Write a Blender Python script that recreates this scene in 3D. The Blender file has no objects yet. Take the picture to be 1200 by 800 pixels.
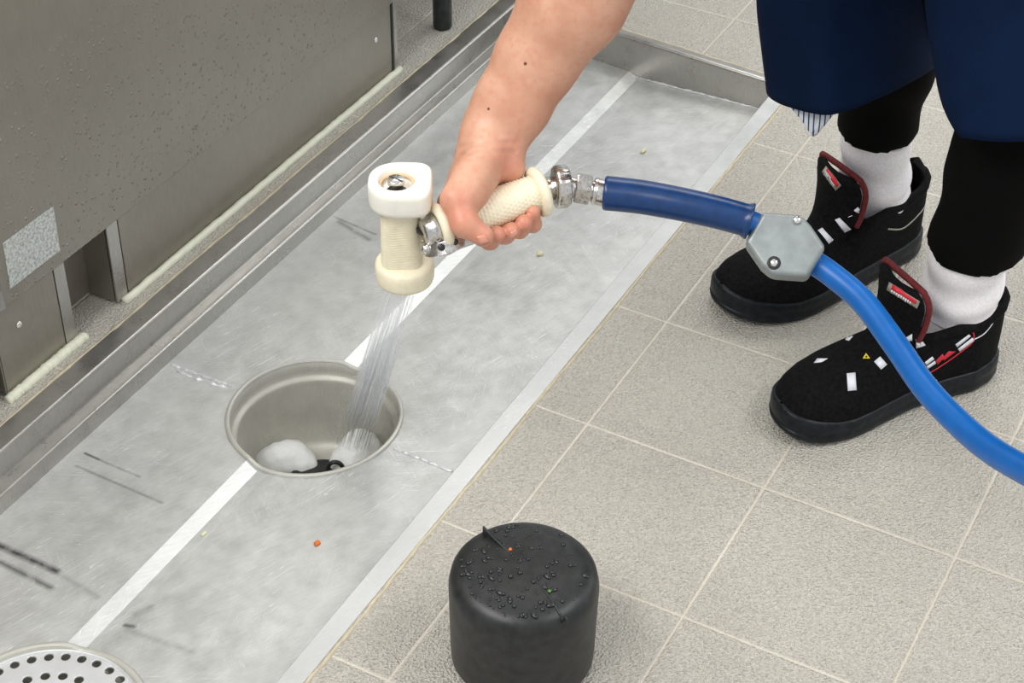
import bpy, bmesh, math, random
import numpy as np
from mathutils import Vector, Matrix
from mathutils.bvhtree import BVHTree
random.seed(7)
rng = np.random.default_rng(5)
SC = bpy.context.scene
COL = SC.collection

# ------------------------------------------------------------------ camera
CAM_H = 1.25
RIGHT = Vector((0.47784296, -0.87835675, 0.01247086))
DOWN = Vector((-0.54478786, -0.30745201, -0.78017911))
FWD = Vector((0.68910978, 0.36600912, -0.62543188))
FPX = 2083.774
cam = bpy.data.cameras.new('camera')
camo = bpy.data.objects.new('camera', cam)
COL.objects.link(camo)
rot = Matrix((RIGHT, -DOWN, -FWD)).transposed().to_4x4()
camo.matrix_world = Matrix.Translation((0, 0, CAM_H)) @ rot
cam.sensor_width = 36
cam.lens = 36 * FPX / 1200
cam.clip_start = 0.05
SC.camera = camo
SC.view_settings.view_transform = 'Standard'
SC.view_settings.look = 'None'
SC.view_settings.exposure = 0.10
SC.view_settings.gamma = 1.0
SC.view_settings.use_curve_mapping = False

# ------------------------------------------------------------------ light
W = bpy.data.worlds.new('world')
SC.world = W
W.use_nodes = True
bg = W.node_tree.nodes['Background']
bg.inputs['Color'].default_value = (0.97, 0.99, 1.0, 1)
bg.inputs['Strength'].default_value = 0.68

def area_light(name, loc, target, size, sy, power, col=(1, 1, 1)):
    l = bpy.data.lights.new(name, 'AREA')
    l.shape = 'RECTANGLE'; l.size = size; l.size_y = sy; l.energy = power; l.color = col
    o = bpy.data.objects.new(name, l); COL.objects.link(o)
    o.location = loc
    o.rotation_euler = (Vector(target) - Vector(loc)).to_track_quat('-Z', 'Y').to_euler()
    return o
area_light('ceiling_light_far', (3.3, 1.3, 2.7), (1.9, 0.7, 0), 2.4, 0.9, 38, (1, 0.99, 0.97))
area_light('ceiling_light_near', (-0.2, 1.5, 2.6), (1.2, 0.6, 0), 2.4, 0.8, 62, (1, 0.98, 0.95))
area_light('ceiling_light_side', (1.6, -1.3, 2.7), (1.4, 0.5, 0), 1.5, 0.5, 30, (1, 0.98, 0.95))

area_light('added_fold_light', (4.2, -1.1, 1.5), (1.3, 0.9, 0), 1.4, 1.1, 14, (0.97, 0.99, 1))  # unseen lamp added for highlights on the steel folds, no real source

# ------------------------------------------------------------------ measuring helpers
def P(px, py, t):
    """point on the sight line of a measured image position, t metres ahead of the camera"""
    return Vector((0, 0, CAM_H)) + t * (FWD + RIGHT * ((px - 600) / FPX) + DOWN * ((py - 400) / FPX))
def ray(px, py):
    return FWD + RIGHT * ((px - 600) / FPX) + DOWN * ((py - 400) / FPX)
def Pz(px, py, z):
    d = ray(px, py); return Vector((0, 0, CAM_H)) + d * ((CAM_H - z) / -d.z)
def Py(px, py, Y):
    d = ray(px, py); return Vector((0, 0, CAM_H)) + d * (Y / d.y)

# ------------------------------------------------------------------ materials
def lin(r, g, b):
    f = lambda c: (c / 255 / 12.92) if c / 255 <= 0.04045 else ((c / 255 + 0.055) / 1.055) ** 2.4
    return (f(r), f(g), f(b), 1)

class NT:
    def __init__(s, name):
        s.m = bpy.data.materials.new(name); s.m.use_nodes = True
        s.t = s.m.node_tree; s.n = s.t.nodes; s.l = s.t.links
        s.b = s.n['Principled BSDF']; s.out = s.n['Material Output']
        s._co = None
    def co(s):
        if not s._co:
            g = s.n.new('ShaderNodeNewGeometry'); s._co = g.outputs['Position']
        return s._co
    def map(s, scale=(1, 1, 1), rotz=0, loc=(0, 0, 0)):
        src = s.co()
        if rotz:
            q = s.n.new('ShaderNodeMapping'); s.l.new(src, q.inputs[0]); q.inputs['Rotation'].default_value = (0, 0, rotz); src = q.outputs[0]
        m = s.n.new('ShaderNodeMapping'); s.l.new(src, m.inputs[0])
        m.inputs['Scale'].default_value = scale
        m.inputs['Location'].default_value = loc
        return m.outputs[0]
    def noise(s, scale, detail=3, vec=None, rough=0.5):
        n = s.n.new('ShaderNodeTexNoise'); n.inputs['Scale'].default_value = scale
        n.inputs['Detail'].default_value = detail; n.inputs['Roughness'].default_value = rough
        s.l.new(vec if vec is not None else s.co(), n.inputs['Vector']); return n.outputs['Fac']
    def voro(s, scale, vec=None, feature='F1', rnd=1.0):
        n = s.n.new('ShaderNodeTexVoronoi'); n.feature = feature
        n.inputs['Scale'].default_value = scale; n.inputs['Randomness'].default_value = rnd
        s.l.new(vec if vec is not None else s.co(), n.inputs['Vector']); return n
    def rng(s, v, a, b, c=0.0, d=1.0):
        n = s.n.new('ShaderNodeMapRange'); s.l.new(v, n.inputs[0])
        for i, x in enumerate((a, b, c, d)): n.inputs[i + 1].default_value = x
        return n.outputs[0]
    def math(s, op, a, b=None, c=None):
        n = s.n.new('ShaderNodeMath'); n.operation = op
        for i, x in enumerate((a, b, c)):
            if x is None: continue
            if isinstance(x, (int, float)): n.inputs[i].default_value = x
            else: s.l.new(x, n.inputs[i])
        return n.outputs[0]
    def sep(s, v=None):
        n = s.n.new('ShaderNodeSeparateXYZ'); s.l.new(v if v is not None else s.co(), n.inputs[0]); return n.outputs
    def mix(s, f, a, b):
        n = s.n.new('ShaderNodeMix'); n.data_type = 'RGBA'
        if isinstance(f, (int, float)): n.inputs[0].default_value = f
        else: s.l.new(f, n.inputs[0])
        for i, x in ((6, a), (7, b)):
            if isinstance(x, tuple): n.inputs[i].default_value = x
            else: s.l.new(x, n.inputs[i])
        return n.outputs[2]
    def bump(s, h, strength=0.3, dist=0.001, prev=None):
        n = s.n.new('ShaderNodeBump'); n.inputs['Strength'].default_value = strength
        n.inputs['Distance'].default_value = dist; s.l.new(h, n.inputs['Height'])
        if prev is not None: s.l.new(prev, n.inputs['Normal'])
        s.l.new(n.outputs[0], s.b.inputs['Normal']); return n.outputs[0]
    def set(s, color=None, rough=None, metal=None, **k):
        for nm, v in (('Base Color', color), ('Roughness', rough), ('Metallic', metal)):
            if v is None: continue
            if isinstance(v, (int, float, tuple)): s.b.inputs[nm].default_value = v
            else: s.l.new(v, s.b.inputs[nm])
        for nm, v in k.items():
            s.b.inputs[nm.replace('_', ' ')].default_value = v
        return s.m

def plain(name, col, rough=0.5, metal=0.0, nscale=60, namt=0.12, bump=0.0, bdist=0.001, **k):
    t = NT(name)
    f = t.noise(nscale, 3)
    dark = tuple(c * (1 - namt) for c in col[:3]) + (1,)
    light = tuple(min(1, c * (1 + namt)) for c in col[:3]) + (1,)
    c = t.mix(t.rng(f, 0.3, 0.7), dark, light)
    if bump: t.bump(f, bump, bdist)
    return t.set(c, rough, metal, **k)

def seg_mask(t, xyz, a, b, w, soft=1.0):
    """0..1 mask of a streak from a to b in world x,y"""
    ax, ay = a; bx, by = b
    dx, dy = bx - ax, by - ay; L2 = dx * dx + dy * dy
    px = t.math('SUBTRACT', xyz[0], ax); py = t.math('SUBTRACT', xyz[1], ay)
    h = t.math('ADD', t.math('MULTIPLY', px, dx / L2), t.math('MULTIPLY', py, dy / L2))
    n = t.n.new('ShaderNodeClamp'); t.l.new(h, n.inputs[0]); h = n.outputs[0]
    ex = t.math('SUBTRACT', px, t.math('MULTIPLY', h, dx)); ey = t.math('SUBTRACT', py, t.math('MULTIPLY', h, dy))
    d = t.math('SQRT', t.math('ADD', t.math('MULTIPLY', ex, ex), t.math('MULTIPLY', ey, ey)))
    return t.rng(d, w, 0.0, 0.0, 1.0)

def make_steel(name, base, rough, metal=1.0, scratch=0.5, angles=(0.3, 1.1, 2.2, 2.8), scuffs=(), mottle=0.12, blotch=None, clean=None):
    t = NT(name)
    xyz = t.sep()
    big = t.noise(5, 4); mid = t.noise(38, 5, rough=0.65)
    fine = t.noise(60, 3, vec=t.map((1, 14, 1), 0.5))
    v = t.math('ADD', t.math('MULTIPLY', big, 0.4), t.math('ADD', t.math('MULTIPLY', mid, 0.35), t.math('MULTIPLY', fine, 0.25)))
    dk = tuple(c * (1 - mottle * 1.6) for c in base[:3]) + (1,)
    lt = tuple(min(1, c * (1 + mottle)) for c in base[:3]) + (1,)
    c = t.mix(t.rng(v, 0.32, 0.68), dk, lt)
    sm = None
    for i, a in enumerate(angles):
        n = t.noise(30 + 9 * i, 2, vec=t.map((0.16, 5.5 + 2 * i, 1), a, (i * 3.1, i, 0)))
        m = t.rng(t.math('ABSOLUTE', t.math('SUBTRACT', n, 0.5)), 0.0, 0.006, 1.0, 0.0)
        gate = t.rng(t.noise(9, 2, vec=t.map((1, 1, 1), 0, (i * 7, 2, 0))), 0.53, 0.6)
        m = t.math('MULTIPLY', m, gate)
        sm = m if sm is None else t.math('MAXIMUM', sm, m)
    if scratch:
        c = t.mix(t.math('MULTIPLY', sm, scratch), c, tuple(min(1, x * 1.5) for x in base[:3]) + (1,))
    for (a, b, w, s) in scuffs:
        m = seg_mask(t, xyz, a, b, w)
        g = t.rng(t.noise(70, 4, vec=t.map((1, 1, 1))), 0.2, 0.5)
        m = t.math('MULTIPLY', t.math('MULTIPLY', m, g), s)
        c = t.mix(m, c, (0.06, 0.06, 0.065, 1))
    r = t.rng(mid, 0.3, 0.7, rough - 0.06, rough + 0.08)
    h = t.math('ADD', t.math('MULTIPLY', fine, 0.4), t.math('MULTIPLY', mid, 0.6))
    t.bump(h, 0.18, 0.0006)
    return t.set(c, r, metal), t

M = {}
M['tray'], _t = make_steel('brushed_steel_tray', (0.68, 0.69, 0.675), 0.42, 0.52, 0.9, mottle=0.17, scuffs=[
    (Pz(-10, 637, -.055).xy[:], Pz(66, 670, -.055).xy[:], 0.0065, 1.0),
    (Pz(0, 660, -.055).xy[:], Pz(60, 690, -.055).xy[:], 0.0055, 0.75),
    (Pz(60, 668, -.055).xy[:], Pz(115, 700, -.055).xy[:], 0.005, 0.25),
    (Pz(100, 533, -.055).xy[:], Pz(116, 540, -.055).xy[:], 0.0025, 0.9),
    (Pz(90, 548, -.055).xy[:], Pz(190, 590, -.055).xy[:], 0.0028, 0.45),
    (Pz(118, 541, -.055).xy[:], Pz(164, 560, -.055).xy[:], 0.0025, 0.45),
    (Pz(398, 262, -.055).xy[:], Pz(432, 282, -.055).xy[:], 0.006, 0.5),
    (Pz(392, 256, -.055).xy[:], Pz(440, 276, -.055).xy[:], 0.003, 0.5),
    (Pz(146, 729, -.055).xy[:], Pz(156, 731, -.055).xy[:], 0.004, 0.8),
    (Pz(160, 716, -.055).xy[:], Pz(176, 708, -.055).xy[:], 0.006, 0.35),
    (Pz(150, 735, -.055).xy[:], Pz(225, 765, -.055).xy[:], 0.006, 0.25)])
M['rail'], _t = make_steel('rolled_steel_edge', (0.43, 0.42, 0.395), 0.30, 0.8, 0.4, mottle=0.12)
M['bowl'], _t = make_steel('drain_bowl_steel', (0.58, 0.57, 0.51), 0.42, 0.25, 0.15, mottle=0.10)
M['strainer'], _t = make_steel('strainer_steel', (0.76, 0.77, 0.78), 0.40, 0.45, 0.2, mottle=0.06)
M['kick'], _t = make_steel('kick_plate_steel', (0.325, 0.30, 0.26), 0.40, 0.7, 0.15, mottle=0.12)
M['chrome'] = plain('chromed_metal', (0.62, 0.60, 0.58, 1), 0.22, 1.0, 300, 0.25, 0.3, 0.0006)
M['screw'] = plain('polished_screw', (0.80, 0.79, 0.77, 1), 0.2, 1.0, 400, 0.1)
M['brass'] = plain('dull_brass', (0.55, 0.42, 0.24, 1), 0.3, 1.0, 300, 0.15)
M['clampmetal'] = plain('cast_alloy', (0.27, 0.30, 0.30, 1), 0.42, 0.4, 70, 0.14, 0.25, 0.001)
M['cream'] = plain('cream_rubber', lin(240, 231, 204), 0.45, 0, 120, 0.05, 0.08, 0.0004)
M['white'] = plain('white_plastic', lin(240, 237, 226), 0.4, 0, 90, 0.03)
M['hose'] = plain('blue_hose_rubber', lin(2, 94, 172), 0.38, 0, 50, 0.08, 0.08, 0.0006)
M['sleeve'] = plain('dark_blue_rubber', lin(6, 50, 100), 0.30, 0, 120, 0.15, 0.1, 0.0008)
M['bell'] = plain('black_rubber_bell', (0.015, 0.0165, 0.017, 1), 0.42, 0, 90, 0.5, 0.35, 0.0008)
M['blackmetal'] = plain('black_plastic', (0.012, 0.012, 0.013, 1), 0.4, 0, 120, 0.3)
M['darkleg'] = plain('dark_grey_leg', (0.03, 0.036, 0.036, 1), 0.35, 0.3, 100, 0.3)
M['suede'] = plain('black_suede', (0.0045, 0.0045, 0.005, 1), 0.85, 0, 240, 0.6, 0.4, 0.0008)
for n_ in M['suede'].node_tree.nodes:
    if n_.type == 'BSDF_PRINCIPLED': n_.inputs['Specular IOR Level'].default_value = 0.12
M['sole'] = plain('shoe_sole_rubber', (0.006, 0.009, 0.012, 1), 0.42, 0, 130, 0.6, 0.5, 0.001)
for n_ in M['sole'].node_tree.nodes:
    if n_.type == 'BSDF_PRINCIPLED': n_.inputs['Specular IOR Level'].default_value = 0.25
M['redlining'] = plain('dark_red_lining', lin(98, 22, 26), 0.8, 0, 300, 0.3)
M['red'] = plain('red_trim', lin(205, 28, 48), 0.5, 0, 300, 0.1)
M['reflective'] = plain('reflective_white_band', lin(228, 230, 238), 0.4, 0, 400, 0.08)
M['silverlabel'] = plain('silver_grey_label', lin(150, 150, 138), 0.45, 0.2, 300, 0.15)
M['yellow'] = plain('yellow_badge', lin(225, 205, 30), 0.5, 0, 300, 0.1)
M['stitch'] = plain('olive_stitching', (0.05, 0.048, 0.035, 1), 0.8)
M['caulk'] = plain('white_silicone', lin(226, 228, 208), 0.35, 0, 60, 0.06, 0.3, 0.001)
M['grout'] = plain('tan_grout', lin(196, 186, 160), 0.7, 0, 90, 0.14, 0.5, 0.001)
M['nail'] = plain('finger_nail', lin(212, 150, 128), 0.22, 0, 300, 0.05)
M['hair'] = plain('dark_brown_hair', (0.03, 0.02, 0.014, 1), 0.5, 0, 200, 0.4)
M['orange'] = plain('orange_crumb', lin(225, 120, 50), 0.6)
M['green'] = plain('green_crumb', lin(90, 150, 60), 0.6)
M['palecrumb'] = plain('pale_crumb', lin(222, 218, 180), 0.6)
M['rust'] = plain('rust_stain', lin(170, 125, 70), 0.7, 0, 200, 0.3)

# black trousers, navy coat
def fabric(name, col, sc=900, amt=0.25, rough=0.85, b=0.25):
    t = NT(name)
    n1 = t.noise(12, 3); n2 = t.noise(sc, 2)
    c = t.mix(t.rng(t.math('ADD', t.math('MULTIPLY', n1, .6), t.math('MULTIPLY', n2, .4)), .35, .65),
              tuple(x * (1 - amt) for x in col[:3]) + (1,), tuple(x * (1 + amt) for x in col[:3]) + (1,))
    t.bump(n2, b, 0.0005)
    m = t.set(c, rough, 0)
    t.b.inputs['Specular IOR Level'].default_value = 0.1
    return m
M['navy'] = fabric('navy_cloth', (0.0025, 0.011, 0.038, 1))
M['trousers'] = fabric('black_cloth', (0.0022, 0.0022, 0.0022, 1))

# white ribbed sock
t = NT('white_ribbed_sock')
w = t.n.new('ShaderNodeTexWave'); w.inputs['Scale'].default_value = 180; w.bands_direction = 'Z'; w.inputs['Distortion'].default_value = 1.5
t.l.new(t.co(), w.inputs['Vector'])
c = t.mix(t.rng(t.noise(400, 2), .3, .7), lin(236, 233, 238), lin(252, 250, 253))
t.bump(w.outputs['Fac'], 0.25, 0.0006)
M['sock'] = t.set(c, 0.9, 0)

# striped cloth
t = NT('striped_white_cloth')
m_ = t.map((1, 1, 1), math.radians(61.4))
x = t.sep(m_)
w = t.math('FRACT', t.math('MULTIPLY', x[0], 190))
c = t.mix(t.rng(w, 0.24, 0.30), lin(30, 50, 92), lin(214, 220, 228))
M['striped'] = t.set(c, 0.8, 0)

# skin
t = NT('skin')
n1 = t.noise(28, 4); n2 = t.noise(160, 3)
c = t.mix(t.rng(n1, .32, .68), lin(198, 144, 117), lin(216, 168, 142))
c = t.mix(t.math('MULTIPLY', t.rng(n2, .5, .72), 0.35), c, lin(205, 122, 98))
vv = t.n.new('ShaderNodeAttribute'); vv.attribute_name = 'flush'
c = t.mix(t.math('MULTIPLY', vv.outputs['Fac'], 0.7), c, lin(206, 118, 98))
h = t.math('ADD', t.math('MULTIPLY', n2, .5), t.math('MULTIPLY', t.noise(600, 2), .5))
t.bump(h, 0.3, 0.0006)
M['skin'] = t.set(c, 0.45, 0)
t.b.inputs['Subsurface Weight'].default_value = 0.12
t.b.inputs['Subsurface Radius'].default_value = (0.012, 0.005, 0.003)
t.b.inputs['Subsurface Scale'].default_value = 0.6
M['mole'] = plain('mole', lin(120, 66, 48), 0.6)

# tile floor
TS = 0.2017
def tile_mat(name, ox, oy):
    t = NT(name)
    xyz = t.sep()
    wob = t.math('MULTIPLY', t.math('SUBTRACT', t.noise(14, 2), 0.5), 0.004)
    def line(v, o):
        f = t.math('ADD', t.math('DIVIDE', t.math('SUBTRACT', v, o), TS), 50.5)
        f = t.math('ABSOLUTE', t.math('SUBTRACT', t.math('FRACT', t.math('ADD', f, wob)), 0.5))
        return t.math('MULTIPLY', f, TS)
    dd = t.math('MINIMUM', line(xyz[0], ox), line(xyz[1], oy))
    g = t.rng(dd, 0.0010, 0.0030, 1.0, 0.0)
    vx = t.map((1.0, 1.35, 1), 0.6)
    v1 = t.noise(310, 3, vec=vx, rough=0.6)
    v2 = t.voro(420, vec=vx, feature='SMOOTH_F1').outputs['Distance']
    hgt = t.math('ADD', t.math('MULTIPLY', v1, 1.0), t.math('MULTIPLY', v2, -0.5))
    big = t.noise(3.2, 4)
    c = t.mix(t.rng(hgt, -0.05, 0.45), (0.57, 0.54, 0.47, 1), (0.84, 0.80, 0.71, 1))
    c = t.mix(t.rng(big, 0.38, 0.68, 0, 0.30), c, (0.56, 0.50, 0.445, 1))
    gn = t.rng(t.noise(8, 3), 0.3, 0.62, 0.35, 0.95)
    gm = t.math('MULTIPLY', t.math('MULTIPLY', g, gn), 0.85)
    c = t.mix(gm, c, (0.53, 0.485, 0.40, 1))
    keep = t.math('SUBTRACT', 1.0, t.math('MULTIPLY', g, 0.85))
    hh = t.math('MULTIPLY', hgt, keep)
    hh = t.math('SUBTRACT', hh, t.math('MULTIPLY', g, 0.02))
    t.bump(hh, 1.0, 0.0072)
    return t.set(c, t.rng(t.noise(40, 2), .3, .7, .34, .5), 0)
M['tile'] = tile_mat('rough_beige_tile', 1.0915, 0.5945)
M['tile_far'] = tile_mat('rough_beige_tile_beyond', 2.197, 0.807)

# kitchen unit panel with splashed drops (bump only: the drops are steel-coloured in the photo)
def panel_mat():
    m, t = make_steel('damp_satin_steel_panel', (0.325, 0.302, 0.262), 0.42, 0.7, 0.08, mottle=0.10)
    xyz = t.sep()
    v = t.voro(150, vec=t.map((1, 1, 1)))
    sz = t.rng(t.noise(90, 2), .3, .7, .12, .42)
    d = t.math('SUBTRACT', sz, v.outputs['Distance'])
    keep = t.math('GREATER_THAN', v.outputs['Color'], 0.33)
    drop = t.math('MAXIMUM', t.math('MULTIPLY', d, keep), 0.0)
    # wetter along a band low on the panel
    band = t.math('SUBTRACT', xyz[2], t.math('MULTIPLY', t.math('SUBTRACT', xyz[0], 1.1), 0.05))
    wet = t.math('MULTIPLY', t.rng(band, 0.36, 0.24), t.rng(t.noise(6, 3), 0.34, 0.5))
    drop = t.math('MULTIPLY', drop, wet)
    old = t.b.inputs['Normal'].links[0].from_socket
    t.bump(t.math('SQRT', drop), 1.0, 0.006, prev=old)
    return m
M['panel'] = panel_mat()

# wet label
t = NT('wet_pale_label')
n = t.noise(330, 4)
c = t.mix(t.rng(n, .40, .66), lin(206, 211, 208), lin(150, 154, 150))
t.bump(t.noise(220, 3), 0.5, 0.001)
M['label'] = t.set(c, 0.3, 0.1)

# clear water drops, streaks, foam
t = NT('wet_black_drop')
M['wetdrop'] = t.set((0.02, 0.022, 0.024, 1), 0.06, 0)
t = NT('clear_water')
t.set((1, 1, 1, 1), 0.03, 0)
t.b.inputs['Transmission Weight'].default_value = 1.0
t.b.inputs['IOR'].default_value = 1.33
M['water'] = t.m
def veil(name, alpha, col=(0.95, 0.97, 0.98, 1)):
    t = NT(name)
    t.set(col, 0.5, 0); t.b.inputs['Alpha'].default_value = alpha
    return t.m
t = NT('white_water_jet')
d_ = t.n.new('ShaderNodeBsdfDiffuse'); tr_ = t.n.new('ShaderNodeBsdfTranslucent'); mx_ = t.n.new('ShaderNodeMixShader')
for q_ in (d_, tr_): q_.inputs['Color'].default_value = (0.97, 0.98, 0.99, 1)
mx_.inputs[0].default_value = 0.5
t.l.new(d_.outputs[0], mx_.inputs[1]); t.l.new(tr_.outputs[0], mx_.inputs[2]); t.l.new(mx_.outputs[0], t.out.inputs['Surface'])
M['jet'] = t.m
t = NT('white_foam')
h = t.math('ADD', t.noise(220, 4), t.noise(60, 3)); t.bump(h, 0.5, 0.002)
M['foam'] = t.set((0.90, 0.92, 0.91, 1), 0.7, 0)
t.b.inputs['Subsurface Weight'].default_value = 0.4; t.b.inputs['Subsurface Radius'].default_value = (.02, .02, .02)
M['splash'] = M['foam']

# ------------------------------------------------------------------ mesh helpers
def tagp(o, label=None, category=None, group=None, kind=None):
    for k, v in (('label', label), ('category', category), ('group', group), ('kind', kind)):
        if v: o[k] = v
    return o
def wloc(o):
    v = Vector((0, 0, 0))
    while o is not None:
        v += o.location; o = o.parent
    return v
def thing(name, label, cat, loc=(0, 0, 0), group=None):
    o = bpy.data.objects.new(name, None); COL.objects.link(o); o.location = loc
    o.empty_display_size = 0.05
    return tagp(o, label, cat, group)
def mk(name, verts, faces, mat, parent=None, smooth=True, origin=None, label=None, mod=None):
    """one mesh object from world-space vertices; mat may be a list with per-face indices in mod"""
    off = wloc(parent) if parent is not None else Vector(origin or (0, 0, 0))
    me = bpy.data.meshes.new(name)
    me.from_pydata([tuple(Vector(v) - off) for v in verts], [], [tuple(f) for f in faces])
    me.update()
    bm = bmesh.new(); bm.from_mesh(me); bmesh.ops.recalc_face_normals(bm, faces=bm.faces); bm.to_mesh(me); bm.free()
    o = bpy.data.objects.new(name, me); COL.objects.link(o)
    me.materials.append(mat)
    if parent is not None: o.parent = parent
    else: o.location = off
    if smooth:
        me.polygons.foreach_set('use_smooth', [True] * len(me.polygons))
    if label: o['label'] = label
    return o
def autosm(o, ang=35):
    me = o.data
    me.polygons.foreach_set('use_smooth', [True] * len(me.polygons))
    bm = bmesh.new(); bm.from_mesh(me)
    for e in bm.edges:
        e.smooth = not (len(e.link_faces) == 2 and e.calc_face_angle(0) > math.radians(ang))
    bm.to_mesh(me); bm.free(); return o
def bevel(o, w, seg=2, ang=30):
    m = o.modifiers.new('bevel', 'BEVEL'); m.width = w; m.segments = seg; m.limit_method = 'ANGLE'; m.angle_limit = math.radians(ang)
    return o
def join(*vf):
    V, F = [], []
    for v, f in vf:
        n = len(V); V += list(v); F += [tuple(i + n for i in q) for q in f]
    return V, F
def box(x0, x1, y0, y1, z0, z1):
    v = [Vector((x, y, z)) for x in (x0, x1) for y in (y0, y1) for z in (z0, z1)]
    return v, [(0, 1, 3, 2), (4, 6, 7, 5), (0, 4, 5, 1), (2, 3, 7, 6), (0, 2, 6, 4), (1, 5, 7, 3)]
def frame(a, b, hint=Vector((0, 0, 1))):
    k = (Vector(b) - Vector(a)).normalized()
    if abs(k.dot(hint)) > 0.95: hint = Vector((1, 0, 0))
    x = (hint - k * hint.dot(k)).normalized(); y = k.cross(x)
    return x, y, k
def rings_mesh(rings, cap0=True, cap1=True, closed=True):
    V = []; F = []; n = len(rings[0])
    for r in rings: V += list(r)
    for i in range(len(rings) - 1):
        for j in range(n if closed else n - 1):
            a = i * n + j; b = i * n + (j + 1) % n
            F.append((a, b, b + n, a + n))
    if closed and cap0: F.append(tuple(range(n))[::-1])
    if closed and cap1: F.append(tuple(range((len(rings) - 1) * n, len(rings) * n)))
    return V, F
def tube(path, rad, n=16, cap=True, fn=None):
    """tube along points; rad number or list; fn(i,ang,r)->r modifies"""
    path = [Vector(p) for p in path]; N = len(path)
    if not isinstance(rad, (list, tuple)): rad = [rad] * N
    x = None; rings = []
    for i in range(N):
        k = (path[min(i + 1, N - 1)] - path[max(i - 1, 0)]).normalized()
        if x is None:
            x, y, _ = frame(Vector((0, 0, 0)), k)
        else:
            x = (x - k * x.dot(k)).normalized(); y = k.cross(x)
        ring = []
        for j in range(n):
            a = 2 * math.pi * j / n; r = rad[i]
            if fn: r = fn(i, a, r)
            ring.append(path[i] + x * math.cos(a) * r + y * math.sin(a) * r)
        rings.append(ring)
    return rings_mesh(rings, cap, cap)
def spline(pts, n=12):
    pts = [Vector(p) for p in pts]; out = []
    for i in range(len(pts) - 1):
        p0 = pts[max(i - 1, 0)]; p1 = pts[i]; p2 = pts[i + 1]; p3 = pts[min(i + 2, len(pts) - 1)]
        for k in range(n):
            t = k / n
            out.append(0.5 * ((2 * p1) + (p2 - p0) * t + (2 * p0 - 5 * p1 + 4 * p2 - p3) * t * t + (3 * p1 - p0 - 3 * p2 + p3) * t ** 3))
    out.append(pts[-1]); return out
def lathe(base, axis, prof, n=48, xdir=None, shape=None):
    """prof: list of (h, r) along axis from base; shape(angle)->factor"""
    x, y, k = frame(Vector((0, 0, 0)), axis, xdir or Vector((0, 0, 1)))
    rings = []
    for h, r in prof:
        rings.append([base + k * h + (x * math.cos(2 * math.pi * j / n) + y * math.sin(2 * math.pi * j / n)) * max(r, 1e-5) * (shape(2 * math.pi * j / n) if shape else 1) for j in range(n)])
    return rings_mesh(rings)
def torus(c, axis, R, r, n=40, m=12):
    x, y, k = frame(Vector((0, 0, 0)), axis)
    V = []; F = []
    for i in range(n):
        a = 2 * math.pi * i / n; d = x * math.cos(a) + y * math.sin(a)
        for j in range(m):
            b = 2 * math.pi * j / m
            V.append(c + d * (R + r * math.cos(b)) + k * r * math.sin(b))
    for i in range(n):
        for j in range(m):
            F.append((i * m + j, ((i + 1) % n) * m + j, ((i + 1) % n) * m + (j + 1) % m, i * m + (j + 1) % m))
    return V, F
def prism(pts, nrm, th):
    """polygon pts extruded by th along nrm"""
    n = len(pts); d = Vector(nrm).normalized() * th
    V = [Vector(p) for p in pts] + [Vector(p) + d for p in pts]
    F = [tuple(range(n))[::-1], tuple(range(n, 2 * n))] + [(i, (i + 1) % n, (i + 1) % n + n, i + n) for i in range(n)]
    return V, F
def dome(c, nrm, r, h, n=10):
    x, y, k = frame(Vector((0, 0, 0)), nrm)
    rings = []
    for q, s in ((1, 0), (0.92, 0.45), (0.68, 0.8), (0.3, 0.97)):
        rings.append([c + (x * math.cos(2 * math.pi * j / n) + y * math.sin(2 * math.pi * j / n)) * r * q + k * h * s for j in range(n)])
    return rings_mesh(rings)

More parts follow.
